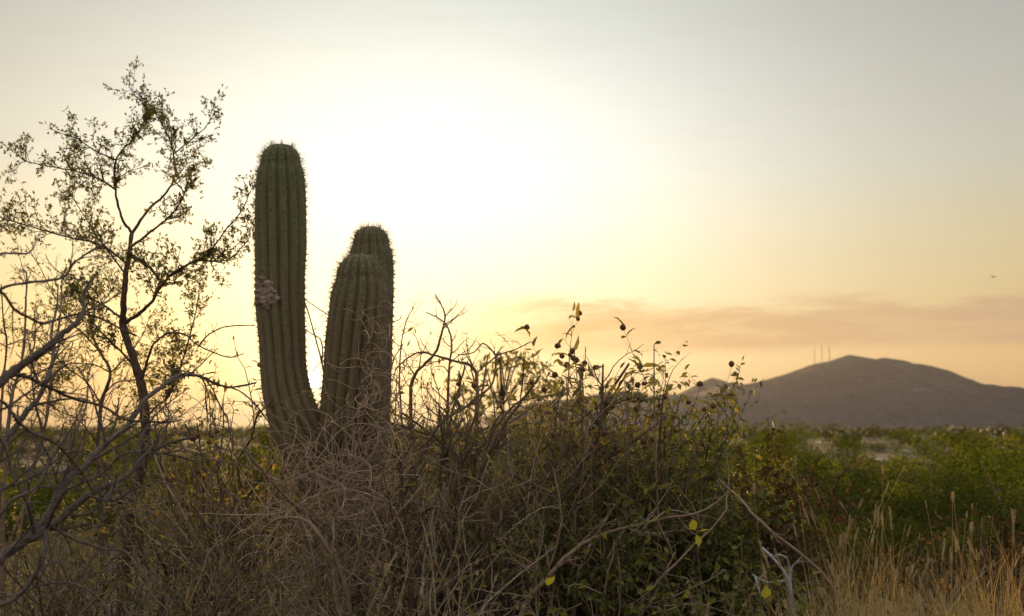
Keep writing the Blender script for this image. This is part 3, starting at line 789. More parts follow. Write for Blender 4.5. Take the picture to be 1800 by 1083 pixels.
traced_shrub('crooked_twig', 'thin crooked thorny twigs seen through the gap between the cactus arms', 'twig', b5, [
    ([(590, V5), (585, 900), (580, 740), (570, 660), (560, 615), (548, 570), (535, 528)], 6.9, 6.9, 5, 2, 2),
    ([(575, 640), (565, 600), (545, 585), (535, 578)], 6.9, 6.85, 2.8, 1.6, 1),
    ([(577, 680), (584, 610), (580, 560), (560, 543), (533, 525)], 6.9, 7.0, 2.6, 1.5, 1),
], M['twig'], 42, (2, .04, .10), (.03, .005, .014))
b6 = gbase(905, 5.3); V6 = gv(5.3)
traced_shrub('leaning_branch', 'long bare leaning branch sweeping up in front of the green leafy bush', 'branch', b6, [
    ([(890, V6), (915, 1083), (958, 1020), (1000, 975), (1045, 945), (1110, 926), (1170, 911), (1215, 905), (1250, 890), (1282, 863)], 5.3, 5.5, 11, 2.5, 3),
    ([(985, 985), (1030, 945), (1065, 910), (1090, 880)], 5.35, 5.45, 4, 2, 1),
    ([(1190, 912), (1215, 935), (1224, 940)], 5.45, 5.42, 2, 1.2, 0),
], M['twig'], 43, (3, .05, .15), (.08, .006, .02))
# bold dark stems of the thicket in front
b9 = gbase(850, 5.5); V9 = gv(5.5)
traced_shrub('branching_shrub', 'bare shrub of bold dark diagonal branches in the middle of the thicket', 'shrub', b9, [
    ([(700, V9), (689, 1067), (696, 916), (724, 840), (769, 751), (818, 716), (850, 690)], 5.5, 5.9, 10, 3.5, 7),
    ([(790, V9), (787, 1067), (809, 929), (840, 840), (876, 764), (929, 689), (950, 660)], 5.5, 5.8, 11, 3, 8),
    ([(740, V9), (751, 1075), (822, 987), (876, 924), (924, 880), (940, 868)], 5.4, 5.6, 8, 3, 6),
    ([(850, V9), (867, 1062), (920, 987), (973, 907), (1013, 831), (1049, 773), (1058, 700), (1060, 640)], 5.5, 5.7, 14, 3, 8),
    ([(973, 907), (1031, 836), (1098, 787), (1142, 755), (1172, 730)], 5.58, 5.9, 7, 2.5, 6),
    ([(780, V9), (769, 924), (773, 853), (778, 787), (772, 720)], 5.8, 5.9, 10, 4, 5),
    ([(805, V9), (796, 889), (809, 827), (822, 770), (840, 720)], 5.85, 6.0, 11, 3, 6),
    ([(720, V9), (724, 978), (742, 924), (747, 898), (773, 893), (782, 916)], 5.4, 5.3, 8, 4, 3),
    ([(960, V9), (965, 940), (973, 818), (978, 724), (990, 680)], 5.7, 5.8, 7, 2.5, 6),
    ([(880, V9), (890, 960), (930, 880), (990, 800), (1020, 740), (1085, 690)], 5.6, 5.9, 8, 2.5, 7),
    ([(750, V9), (735, 1000), (710, 900), (705, 820), (690, 760)], 5.6, 5.75, 8, 3, 6),
    ([(830, V9), (850, 1000), (862, 900), (850, 820), (862, 760), (885, 720)], 5.65, 5.9, 8, 3, 7),
], M['bark'], 47, (6, .08, .26), (.06, .006, .016))
b10 = gbase(600, 5.35); V10 = gv(5.35)
traced_shrub('arched_stem', 'dead stems arching down over the vine tangle at the cactus foot', 'branch', b10, [
    ([(625, V10), (609, 1040), (573, 960), (538, 916), (493, 911), (458, 933)], 5.35, 5.3, 10, 4, 3),
    ([(620, V10), (587, 996), (542, 916), (493, 862), (440, 804), (425, 770)], 5.4, 5.6, 10, 4, 5),
    ([(650, V10), (660, 1000), (690, 920), (720, 880), (745, 850)], 5.35, 5.5, 7, 3, 4),
], M['twig'], 48, (4, .06, .2), (.07, .006, .016))
b11 = gbase(1190, 5.6); V11 = gv(5.6)
traced_shrub('dark_stemmed_bush', 'thin blackish upright stems inside the dense green bush', 'bush', b11, [
    ([(1200, V11), (1196, 1067), (1187, 978), (1169, 862), (1160, 778), (1165, 700)], 5.6, 5.75, 8, 3, 5),
    ([(1180, V11), (1175, 1000), (1180, 930), (1210, 850), (1225, 780)], 5.6, 5.8, 6, 2.5, 5),
    ([(1170, V11), (1150, 1000), (1120, 900), (1090, 830), (1080, 760)], 5.6, 5.8, 6, 2.5, 5),
    ([(1200, V11), (1215, 1010), (1240, 930), (1262, 850), (1275, 790)], 5.6, 5.9, 6, 2.5, 5),
], M['dark_bark'], 49, (5, .06, .2), (.08, .006, .016))
# pale dead sticks fallen into the bush
b7 = gbase(1400, 5.2)
dead = traced_shrub('dead_stick', 'fallen bare stick slanting down beside the withered brown bush', 'stick', b7, [
    ([(1262, 842), (1300, 876), (1325, 905), (1370, 945), (1420, 985), (1480, 1060), (1530, gv(5.2))], 5.5, 5.2, 3.5, 6, 2),
], M['twig'], 44, (2, .05, .12), (.12, .006, .02))
b8 = gbase(1385, 4.9); V8 = gv(4.9)
traced_shrub('bleached_branch', 'bleached grey dead branch half hidden behind the dry grass', 'branch', b8, [
    ([(1400, V8), (1395, 1100), (1385, 1020), (1362, 985), (1340, 963)], 4.9, 5.0, 9, 4, 1),
    ([(1390, 1040), (1386, 990), (1372, 976), (1356, 980)], 4.9, 4.85, 6, 3, 1),
    ([(1385, 1022), (1350, 1024), (1322, 1010)], 4.9, 5.05, 5, 2.5, 0),
    ([(1325, 1013), (1335, 1040), (1338, 1060)], 5.05, 5.0, 3.5, 2, 0),
], M['pale_wood'], 45, (1, .05, .1), (.1, .006, .015))
# ------------------------------------------------------------------ procedural shrubs
def ball_mesh(name, mat, r=1.0, seed=0, bumps=.25):
    g = Geo(); V = []; nu, nv = 8, 6
    for j in range(nv + 1):
        ph = math.pi * j / nv
        for i in range(nu):
            th = 2 * math.pi * i / nu
            d = Vector((math.sin(ph) * math.cos(th), math.sin(ph) * math.sin(th), math.cos(ph)))
            k = 1 + bumps * mnoise.noise(d * 3 + Vector((seed, 0, 0)))
            V.append(tuple(d * r * k))
    Q = [[j * nu + i, j * nu + (i + 1) % nu, (j + 1) * nu + (i + 1) % nu, (j + 1) * nu + i] for j in range(nv) for i in range(nu)]
    g.add(V, Q); return g.mesh(name, mat)
POD = [ball_mesh('seed_head', M['pod'], 1.0, k) for k in range(3)]
def leaf_mesh(name, shape, mat, tint, ratio):
    g = Geo(); BV, BQ, BT = shape
    V = BV.copy(); V[:, 1] *= ratio
    g.add(V, BQ, BT, tint); return g.mesh(name, mat, False)
LEAF1 = [leaf_mesh('leaf', LANCE, M['leaf_lance'], t, .26) for t in (.1, .4, .7, .95)]
YLEAF = [leaf_mesh('yellow_leaf', OVATE, M['leaf_yellow'], t, .85) for t in (.2, .8)]

def place(mesh, name, parent, p, d, s, rg, roll=.8):
    """one shared-mesh piece with its x axis along d"""
    o = bpy.data.objects.new(name, mesh); COL.objects.link(o); o.parent = parent
    X = Vector(d).normalized(); up = Vector((rg.gauss(0, roll), rg.gauss(0, roll), 1 + rg.gauss(0, roll)))
    Yv = up.cross(X).normalized(); Z = X.cross(Yv)
    from mathutils import Matrix
    o.matrix_local = Matrix(((X.x * s, Yv.x * s, Z.x * s, p[0]), (X.y * s, Yv.y * s, Z.y * s, p[1]), (X.z * s, Yv.z * s, Z.z * s, p[2]), (0, 0, 0, 1)))
    return o

def shrub(name, label, cat, u, Y, top_v, spread, nst, seed, mat, kind='bare', group=None, r0=.006, leafy=0.0, leafmat=None, leafshape=LANCE, llen=.05, lwid=.013, tint=(0, 1),
          wob=.11, up=.02, kids=((4, 7), (2, 4)), droop=0.0, pods=0, big_leaves=0, lean=(0, 0), hvar=.35, twl=(.3, .55), tcap=.5):
    rg = random.Random(seed); rs = np.random.RandomState(seed)
    b = gbase(u, Y); H = at(u, top_v, Y).z - b.z
    root = thing(name, label, cat, b, 0, group)
    cfg = [dict(n=11, wob=wob, up=up, kids=kids[0], ang=(18, 55), len=twl, rad=.62, start=.22, tip=.35),
           dict(n=7, wob=wob * 1.3, up=up * .5, kids=kids[1], ang=(22, 60), len=(.3, .55), rad=.65, start=.15, tip=.4),
           dict(n=5, wob=wob * 1.5, up=0, kids=(0, 0), ang=(20, 50), len=(.5, .6), rad=.7, tip=.4)]
    allb = []; stems = []
    for s in range(nst):
        az = rg.uniform(0, 2 * math.pi); til = spread * math.sqrt(rg.random())
        d = Vector((math.cos(az) * math.sin(til) + lean[0], math.sin(az) * math.sin(til) + lean[1], math.cos(til)))
        L = H * rg.uniform(1 - hvar, 1.06) / max(.55, math.cos(til * .8))
        p0 = Vector((rg.gauss(0, .05), rg.gauss(0, .05), 0)); brs = []
        grow(rg, p0, d, L, r0 * rg.uniform(.7, 1.25), 0, cfg, brs)
        stems.append(brs)
    top = sorted(q[2] for brs in stems for b_ in brs for q in b_[1]); k = H / max(.1, tcap * top[-1] + (1 - tcap) * top[int(len(top) * .97)])
    for brs in stems:
        brs = [(l, [(q[0] * k, q[1] * k, q[2] * k) for q in p], r, dd) for l, p, r, dd in brs]
        g = Geo(); tubes(g, [(p, r) for l, p, r, dd in brs if l == 0], 6, .5, .15, seed); tubes(g, [(p, r) for l, p, r, dd in brs if l > 0], 4, .5)
        g.obj('stem', mat, root); allb += brs
    if leafy > 0:
        fol = Geo(); pos, dr, ln, tn = [], [], [], []
        for l, p, r, dd in allb:
            if l == 0: rngp = (.45, 1)
            else: rngp = (.1, 1)
            tot = sum((Vector(p[i + 1]) - Vector(p[i])).length for i in range(len(p) - 1))
            k = int(tot / .02 * leafy * (rngp[1] - rngp[0]) + rg.random())
            for _ in range(k):
                f = rg.uniform(*rngp) * (len(p) - 1); i = min(int(f), len(p) - 2)
                q = Vector(p[i]).lerp(Vector(p[i + 1]), f - i)
                dv = Vector(dd[i]) * .6 + Vector((rg.gauss(0, .6), rg.gauss(0, .6), rg.gauss(0, .5) - droop))
                pos.append(tuple(q)); dr.append(tuple(dv)); ln.append(llen * rg.uniform(.55, 1.2)); tn.append(rg.uniform(*tint))
        ln = np.array(ln)
        if len(pos):
            leaves(fol, leafshape, pos, dr, ln, ln * lwid / llen, rs, np.array(tn), .6)
            fol.obj('foliage', leafmat, root, kind='stuff', smooth=False)
    if pods:
        tips = sorted([b for b in allb if b[0] <= 1], key=lambda b: -b[1][-1][2])
        cand = tips[:max(int(pods * 1.2), 6)]
        for k in range(pods):
            l, p, r, dd = rg.choice(cand); i = rg.choice([len(p) - 1, len(p) - 1, len(p) - 2])
            place(POD[k % 3], 'seed_head', root, Vector(p[i]) + Vector((rg.gauss(0, .004), rg.gauss(0, .004), .004)), (1, 0, 0), rg.uniform(.0085, .0130), rg)
    if big_leaves:
        tips = sorted([b for b in allb if b[0] <= 1], key=lambda b: -b[1][-1][2])[:max(8, big_leaves // 3)]
        for k in range(big_leaves):
            l, p, r, dd = tips[k % len(tips)]; i = rg.randint(max(1, len(p) - 5), len(p) - 1)
            dv = Vector(dd[i]) * .7 + Vector((rg.gauss(0, .8), rg.gauss(0, .8), rg.gauss(-.05, .5)))
            place(rg.choice(LEAF1), 'leaf', root, p[i], dv, rg.uniform(.04, .085), rg)
    return root

# dry twiggy shrubs crowding the cactus
def twig_label(u, Y):
    if u < 400: return ('low leafless twiggy shrub in the shade under the thorn tree', 'twiggy shrubs under the thorn tree') if Y < 6.3 else ('leafless twiggy shrub between the thorn tree and the plain', 'twiggy shrubs beside the thorn tree')
    if u < 690: return ('low brown twiggy shrub tangled around the cactus foot', 'twiggy shrubs at the cactus foot') if Y < 6.3 else ('thin brown twiggy shrub standing close behind the cactus', 'twiggy shrubs close behind the cactus')
    return ('low brown twiggy shrub in front of the arching thorny shrub', 'twiggy shrubs before the arching shrub') if Y < 6.3 else ('tall brown twiggy shrub mixed with the arching thorny shrub', 'tall twiggy shrubs around the arching shrub')
for k, (u, Y, tv, sp, ns) in enumerate([
        (520, 5.6, 880, .75, 11), (600, 5.5, 890, .8, 11), (690, 5.65, 790, .7, 12), (770, 5.7, 740, .62, 13), (850, 5.8, 720, .62, 13), (930, 5.9, 730, .62, 12),
        (430, 5.9, 830, .7, 11), (350, 6.2, 800, .7, 10), (470, 6.5, 730, .55, 9), (720, 6.4, 600, .45, 13), (800, 6.6, 615, .45, 13), (880, 6.5, 640, .5, 13), (690, 6.7, 640, .45, 10), (960, 6.5, 670, .55, 11),
        (300, 5.6, 880, .8, 10), (200, 5.7, 900, .8, 10), (90, 5.8, 910, .8, 10), (640, 5.2, 930, .8, 10), (780, 5.2, 900, .8, 10), (420, 5.2, 950, .8, 10), (1010, 5.6, 830, .7, 10),
        (740, 7.4, 620, .5, 12), (840, 7.6, 650, .5, 12), (930, 7.5, 680, .6, 11), (560, 7.6, 780, .6, 9), (400, 7.6, 740, .55, 10), (20, 5.2, 930, .8, 11), (130, 5.0, 960, .85, 11), (250, 5.0, 960, .85, 11), (340, 4.9, 980, .85, 10),
        (60, 6.6, 880, .7, 10), (170, 6.5, 880, .7, 10), (280, 6.6, 860, .7, 10), (330, 6.7, 660, .42, 7), (395, 6.6, 650, .42, 8), (445, 6.9, 640, .42, 8), (770, 6.2, 690, .5, 10), (860, 6.1, 690, .5, 10)]):
    lab_, grp_ = twig_label(u, Y)
    shrub('twiggy_shrub', lab_, 'shrub', u, Y, tv, sp, ns, 100 + k, M[('dry_twig', 'twig', 'dry_twig', 'bark')[k % 4] if u > 400 else ('twig', 'bark')[k % 2]], group=grp_, r0=(.006, .007, .009)[k % 3] * (1.35 if Y > 6.3 and u > 300 else 1), wob=.14 if tv > 700 else .19, up=.01, kids=((3, 6), (1, 3)),
          leafy=.25 if k % 2 else .4, leafmat=M['leaf_lance'], llen=.035, lwid=.010)

# shrubs with lance leaves and round seed heads
GS = 'shrubs with round seed heads'
for k, (u, Y, tv, sp, ns, pods, bl, lab) in enumerate([
        (940, 6.1, 615, .28, 9, 24, 60, 'tall shrub with narrow leaves and round seed heads next to the arching thorny shrub'),
        (1020, 5.9, 572, .24, 12, 34, 110, 'tallest shrub with narrow drooping leaves and round dark seed heads against the cloud'),
        (1085, 6.0, 580, .24, 12, 36, 110, 'shrub with narrow leaves and many clustered seed heads beside the green bush'),
        (990, 5.8, 600, .22, 6, 18, 40, 'slender shrub with paired narrow leaves and seed heads between two taller ones'),
        (1130, 5.8, 600, .18, 6, 16, 36, 'slender stalks with seed heads rising out of the tall green bush'),
        (370, 6.3, 650, .35, 6, 10, 24, 'slim shrub with few seed heads and narrow leaves between tree and cactus'),
        (440, 6.6, 640, .35, 5, 8, 16, 'thin stalky shrub with tiny seed heads close to the left side of the cactus')]):
    shrub('seed_head_shrub', lab, 'shrub', u, Y, tv, sp, ns, 200 + k, M['twig'], group=GS, r0=.0055, wob=.07, up=.03, kids=((4, 6), (1, 3)), leafy=.12 if k < 5 else .1,
          leafmat=M['leaf_lance'], llen=.055, lwid=.014, droop=.25, pods=pods, big_leaves=bl, twl=(.20, .36), tcap=.85)

# leafy olive undergrowth filling the thicket right of the cactus
for k, (u, Y, tv, sp, ns) in enumerate([(900, 6.3, 760, .55, 12), (980, 6.2, 720, .55, 12), (1050, 6.3, 690, .55, 12), (1110, 6.5, 680, .5, 12), (880, 6.9, 750, .6, 12), (960, 7.0, 710, .6, 12), (1040, 7.1, 700, .6, 12), (1090, 7.0, 700, .5, 11),
                                        (330, 7.4, 800, .7, 10), (450, 7.2, 790, .7, 10), (300, 7.8, 840, .7, 9), (120, 7.6, 850, .7, 9), (540, 7.0, 800, .6, 9), (800, 7.2, 770, .6, 11)]):
    lab_, grp_ = ('olive green shrub with narrow curled leaves below the seed head shrubs', 'olive shrubs in the thicket') if u > 700 else ('sparse olive shrub with narrow leaves behind the thorn tree and cactus', 'olive shrubs behind the tree')
    shrub('olive_shrub', lab_, 'shrub', u, Y, tv, sp, ns, 300 + k, M['twig'], group=grp_, r0=.0045,
          wob=.11, up=.03, kids=((5, 7), (2, 3)), leafy=.42, leafmat=M['leaf_lance'], llen=.048, lwid=.013, droop=.35)

# green bush with hanging leaves
GG = 'green bushes right of the seed head shrubs'
for k, (u, Y, tv, sp, ns, lab) in enumerate([
        (1165, 6.2, 610, .20, 14, 'tall green bush with small hanging leaves reaching up in front of the mountain'),
        (1140, 5.8, 780, .6, 19, 'dense dark green bush low in front of the tall leafy one'),
        (1215, 5.9, 765, .45, 19, 'dense green bush leaning right towards the pale dead branch'),
        (1060, 5.6, 850, .8, 16, 'low dark green bush behind the long leaning bare branch'),
        (1235, 6.7, 735, .38, 16, 'loose green bush rising behind the withered brown bush'),
        (1270, 5.6, 900, .75, 13, 'low shaded green bush at the foot of the withered brown bush')]):
    shrub('green_bush', lab, 'bush', u, Y, tv, sp, ns, 400 + k, M['bark'], group=GG, r0=.006, wob=.11, up=.02, kids=((5, 8), (3, 4)), leafy=.8 if k else .7,
          leafmat=M['leaf_green'], leafshape=OVATE, llen=.036, lwid=.015, droop=.55, tcap=.8)
# withered brown bush
shrub('withered_bush', 'withered reddish brown bush at the right edge of the thicket', 'bush', 1335, 6.6, 780, .5, 22, 450, M['bark'], r0=.006, wob=.13, up=.0, kids=((5, 8), (3, 4)), leafy=.9,
      leafmat=M['leaf_brown'], leafshape=OVATE, llen=.036, lwid=.018, droop=.2)
shrub('withered_bush', 'low brown dry bush behind the tall straw grass', 'bush', 1480, 6.8, 935, .9, 12, 451, M['bark'], r0=.005, wob=.13, up=.0, kids=((5, 7), (2, 3)), leafy=.5,
      leafmat=M['leaf_brown'], leafshape=OVATE, llen=.034, lwid=.016, droop=.2)
shrub('withered_bush', 'brown twiggy dry bush among the straw grass at the far right', 'bush', 1730, 6.6, 915, .9, 13, 452, M['bark'], r0=.005, wob=.13, up=.0, kids=((5, 7), (2, 3)), leafy=.35,
      leafmat=M['leaf_brown'], leafshape=OVATE, llen=.034, lwid=.014, droop=.2)

# ------------------------------------------------------------------ dry vine tangle over the cactus foot
def vine(name, label, u0, u1, v0, v1, Y, n, seed, lmax):
    rg = random.Random(seed); b = gbase((u0 + u1) / 2, Y); root = thing(name, label, 'vine', b)
    for part in range(6):
        polys = []
        for _ in range(n // 6):
            u = rg.triangular(u0, u1, (u0 + u1) / 2); v = rg.uniform(v0, v1) if rg.random() < .8 else v0 - rg.random() * 45
            q = at(u, min(v, gv(Y) - 5), Y + rg.uniform(-.10, .10)); d = Vector((rg.gauss(0, .7), rg.gauss(0, .2), rg.gauss(.1, .8))).normalized()
            from mathutils import Quaternion
            rot = Quaternion(Vector((rg.gauss(0, .4), 1, rg.gauss(0, .4))), rg.gauss(0, .30)); L = rg.uniform(.1, lmax); pts = []
            for i in range(12):
                pts.append(tuple(q)); d = (rot @ d + Vector((rg.gauss(0, .14), rg.gauss(0, .08), rg.gauss(0, .14) - .02))).normalized(); q = q + d * L / 11
                if q.z < .02: q.z = .02 + rg.random() * .02
            r = rg.uniform(.0009, .0021); polys.append((pts, [r] * 12))
        g = Geo(); tubes(g, loc(polys, b), 4, .5); g.obj('tendrils', M['vine'], root, kind='stuff')
    return root
vine('dry_vine', 'mat of thin dry reddish vine tendrils heaped over the cactus foot', 490, 690, 850, 1075, 5.72, 520, 61, .5)
vine('dry_vine', 'fine dry vine tendrils climbing the front and rear cactus arms', 615, 690, 600, 880, 5.82, 150, 62, .26)

# ------------------------------------------------------------------ grass
def seedhead_mesh(seed, L=.07, r=.0055):
    rg = random.Random(seed); rs = np.random.RandomState(seed); g = Geo(); prof = [.25, .8, 1.0, .95, .8, .5, .12]
    pts = [(i / 6 * L, .0015 * math.sin(i), .001 * math.cos(i * 1.7)) for i in range(7)]
    tubes(g, [(pts, [r * .62 * p for p in prof])], 6, .4)
    pos, dr = [], []
    for _ in range(90):
        t = rg.random(); a = rg.uniform(0, 6.283); k = np.interp(t, np.linspace(0, 1, 7), prof) * r * .6
        pos.append((t * L, k * math.cos(a), k * math.sin(a))); dr.append((1.1, math.cos(a), math.sin(a)))
    leaves(g, DIAM, pos, dr, r * 1.5, r * .35, rs, rs.rand(90))
    return g.mesh('seed_head', M['seed'], False)
HEADS = [seedhead_mesh(1, .06, .004), seedhead_mesh(2, .085, .0045), seedhead_mesh(3, .035, .0035), seedhead_mesh(4, .05, .0032), seedhead_mesh(5, .028, .004)]

def blade_strip(g, rg, p0, d, L, wd, bend, tint):
    n = 6; pts = []; q = Vector(p0); d = Vector(d).normalized(); side = d.cross(Vector((rg.gauss(0, 1), rg.gauss(0, 1), .1))).normalized()
    V = []; sag = Vector((rg.gauss(0, 1), rg.gauss(0, 1), -.8)).normalized() * bend
    for i in range(n):
        w_ = wd * (1 - (i / (n - 1)) ** 1.6) * .5 + .0002
        V += [tuple(q - side * w_), tuple(q + side * w_)]
        d = (d + sag * (i / n)).normalized(); q = q + d * L / (n - 1)
    g.add(V, [[2 * i, 2 * i + 1, 2 * i + 3, 2 * i + 2] for i in range(n - 1)], None, tint)

def tuft(seed, nb, nh, H, label, group, dense=1.0):
    rg = random.Random(seed); root = thing('grass_tuft', label, 'grass', (0, 0, 0), 0, group)
    g = Geo()
    for _ in range(nb):
        a = rg.uniform(0, 6.283); til = abs(rg.gauss(0, .33)); d = (math.cos(a) * math.sin(til), math.sin(a) * math.sin(til), math.cos(til))
        rr = rg.uniform(0, .07); L = H * rg.uniform(.25, .75)
        blade_strip(g, rg, (rr * math.cos(a), rr * math.sin(a), -.01), d, L, rg.uniform(.002, .0045), rg.uniform(.05, .6), rg.random())
    g.obj('blades', M['straw'], root, kind='stuff', smooth=False)
    for _ in range(nh):
        a = rg.uniform(0, 6.283); til = abs(rg.gauss(0, .15)); d = Vector((math.cos(a) * math.sin(til), math.sin(a) * math.sin(til), math.cos(til)))
        q = Vector((rg.gauss(0, .03), rg.gauss(0, .03), -.01)); L = H * rg.uniform(.45, 1.05); pts = []; n = 8
        sag = Vector((rg.gauss(0, .035), rg.gauss(0, .035), -.005))
        for i in range(n):
            pts.append(tuple(q)); d = (d + sag).normalized(); q = q + d * L / (n - 1)
        gs = Geo(); tubes(gs, [(pts, [.0013 - .0006 * i / (n - 1) for i in range(n)])], 4, rg.uniform(.3, .8))
        st = gs.obj('stalk', M['straw'], root)
        place(rg.choice(HEADS), 'seed_head', st, pts[-1], d, rg.uniform(.75, 1.15), rg)
    return root
LT = 'tuft of dry straw grass in the rear rows next to the brown dry bushes'; GT = 'straw grass tufts right of the thicket'
protos = [tuft(500 + k, 75, n, H, LT, GT) for k, (n, H) in enumerate([(7, .88), (5, .62), (7, .76), (5, .97), (6, .55)])]
rg = random.Random(77); spots = []
for u, Y in [(1400, 4.1), (1450, 4.4), (1500, 4.0), (1545, 4.5), (1590, 4.2), (1640, 4.6), (1690, 4.1), (1740, 4.4), (1790, 4.2), (1425, 5.0), (1480, 5.2), (1530, 5.1), (1580, 5.4), (1630, 5.2), (1685, 5.5), (1735, 5.2), (1785, 5.4),
             (1470, 4.7), (1560, 4.8), (1620, 4.9), (1660, 4.3), (1715, 4.8), (1765, 4.8), (1830, 4.6), (1850, 5.2), (1520, 5.8), (1600, 6.0), (1680, 6.1), (1760, 6.0), (1810, 5.8), (1440, 3.7), (1530, 3.6), (1610, 3.7), (1700, 3.6), (1780, 3.7)]:
    spots.append((u + rg.uniform(-15, 15), Y + rg.uniform(-.1, .1)))
for k, (u, Y) in enumerate(spots):
    b = gbase(u, Y, 0); pr = protos[k % 5]; s = rg.uniform(.8, 1.12)
    if Y < 4: s *= .85
    if k < 5: pr.location = b; pr.scale = (s, s, s); pr.rotation_euler = (0, 0, rg.uniform(0, 6.28))
    else: pr = dup(pr, b, rg.uniform(0, 6.28), s)
    pr['label'] = 'tuft of dry straw grass in the front rows beside the bleached branch' if Y < 4.65 else LT
    if Y < 4.65: pr['group'] = 'front straw grass tufts'
LT2 = 'sparse straw stalks with pale fluffy seed heads in front of the vine covered cactus foot'
GT2 = 'sparse seed stalks in front of the cactus'
sp0 = [tuft(520 + k, 10, n, H, LT2, GT2) for k, (n, H) in enumerate([(3, .66), (2, .58), (3, .5)])]
for k, (u, Y) in enumerate([(430, 3.6), (525, 3.4), (620, 3.3), (700, 3.5), (820, 3.7), (900, 3.6), (560, 3.9), (1010, 3.8), (1100, 3.9), (1180, 3.7), (350, 4.0), (1330, 3.8)]):
    b = gbase(u, Y, 0); s = rg.uniform(.85, 1.1)
    if k < 3: sp0[k].location = b; sp0[k].rotation_euler = (0, 0, rg.uniform(0, 6.28))
    else: dup(sp0[k % 3], b, rg.uniform(0, 6.28), s)

# ------------------------------------------------------------------ small weeds in front, one with bright yellow leaves
def weed(label, u, Y, tv, seed, nst, yellow=(), green=40, group=None):
    rg = random.Random(seed); rs = np.random.RandomState(seed); b = gbase(u, Y, -.01); root = thing('weed', label, 'weed', b, 0, group); H = at(u, tv, Y).z - b.z
    fol = Geo(); cfg = [dict(n=9, wob=.09, up=.03, kids=(3, 5), ang=(25, 60), len=(.2, .4), rad=.65, start=.3, tip=.4), dict(n=5, wob=.15, up=.02, kids=(0, 0), ang=(20, 50), len=(.5, .6), rad=.7, tip=.5)]
    allb = []
    for _ in range(nst):
        brs = []; d = Vector((rg.gauss(0, .2), rg.gauss(0, .2), 1)); grow(rg, (rg.gauss(0, .02), rg.gauss(0, .02), 0), d, H * rg.uniform(.75, 1.05), .0022, 0, cfg, brs)
        g = Geo(); tubes(g, [(p, r) for l, p, r, dd in brs], 4, .5); g.obj('stem', M['twig'], root); allb += brs
    pos, dr = [], []
    for _ in range(green):
        l, p, r, dd = rg.choice(allb); i = rg.randint(len(p) // 3, len(p) - 1); pos.append(p[i]); dr.append(tuple(Vector(dd[i]) * .5 + Vector((rg.gauss(0, .7), rg.gauss(0, .7), rg.gauss(-.2, .4)))))
    ln = np.array([rg.uniform(.018, .034) for _ in pos]); leaves(fol, OVATE, pos, dr, ln, ln * .62, rs, np.array([rg.uniform(.3, 1) for _ in pos]))
    fol.obj('foliage', M['leaf_green'], root, kind='stuff', smooth=False)
    for (yu, yv, ang_) in yellow:
        q = at(yu, yv, Y - .02) - b
        place(rg.choice(YLEAF), 'yellow_leaf', root, q, (math.cos(ang_), -.25, math.sin(ang_)), .042, rg, .15)
        i = min(allb, key=lambda br: (Vector(br[1][-1]) - q).length); e = Vector(i[1][-1])
        g = Geo(); tubes(g, [([tuple(e), tuple(e.lerp(q, .5) + Vector((0, 0, .01))), tuple(q)], [.0012, .001, .0008])], 4, .5); g.obj('leaf_stalk', M['twig'], root)
    return root
weed('small weed with a bright yellow three lobed leaf in front of the green bush', 1245, 5.0, 930, 601, 3, [(1222, 932, 1.9), (1228, 935, .3), (1225, 940, -1.4)], 30)
weed('small green weed with one yellow leaf beside the bleached dead branch', 1330, 4.6, 985, 602, 4, [(1345, 1052, 1.5)], 50)
weed('low weed with a single yellow leaf under the long leaning branch', 965, 4.8, 1020, 603, 3, [(962, 1030, 1.0)], 24)
for k, (u, Y, tv) in enumerate([(1290, 4.6, 960), (1260, 4.4, 1020), (1080, 4.8, 1000), (880, 4.9, 1000), (1380, 4.4, 1010), (1160, 4.7, 1010)]):
    weed('small green weed with oval leaves growing at the front of the thicket', u, Y, tv, 610 + k, 4, (), 45, 'weeds at the front of the thicket')
# ------------------------------------------------------------------ background bushes
def bush_proto(seed, W, H, ncl, nl, llen, mat, label, group, cat='bush', name='desert_bush', trunk=0.0):
    rg = random.Random(seed); rs = np.random.RandomState(seed); root = thing(name, label, cat, (0, 0, 0), 0, group)
    fol = Geo(); st = []; pos, dr, tn = [], [], []
    for _ in range(ncl):
        a = rg.uniform(0, 6.283); rr = W * .5 * math.sqrt(rg.random()); hz = (1 - (rr / (W * .52)) ** 2) ** .5 if rr < W * .52 else 0
        z = trunk + (H - trunk) * (.12 + .80 * rg.random() ** .7 * max(.2, hz)); c = Vector((rr * math.cos(a), rr * math.sin(a), z))
        s = rg.uniform(.09, .15) * W; tt = rg.random()
        for _ in range(nl):
            o = Vector((rg.gauss(0, 1), rg.gauss(0, 1), rg.gauss(0, 1))).normalized() * s * rg.uniform(.72, 1.08); o.z *= .8; p = c + o
            if p.z < .02: continue
            pos.append(tuple(p)); dr.append((rg.gauss(0, 1), rg.gauss(0, 1), rg.gauss(.2, .7))); tn.append(min(1, max(0, (.05 if tt < .35 else tt * .95) + rg.random() * .15)))
        m = c * .5 + Vector((rg.gauss(0, .05), rg.gauss(0, .05), 0)); m.z = max(m.z, trunk * .9)
        st.append(([(rg.gauss(0, .03), rg.gauss(0, .03), -.02), tuple(m), tuple(c)], [.012 + .02 * trunk, .008 + .006 * trunk, .003]))
    ln = llen * (.6 + .8 * rs.rand(len(pos))); leaves(fol, DIAM, pos, dr, ln, ln * .55, rs, np.array(tn))
    g = Geo(); tubes(g, st, 5, .5); g.obj('stems', M['twig'], root); fol.obj('foliage', mat, root, kind='stuff', smooth=False)
    return root
LB = 'rounded green desert bush on the plain behind the thicket'; GB = 'green bushes scattered over the plain'
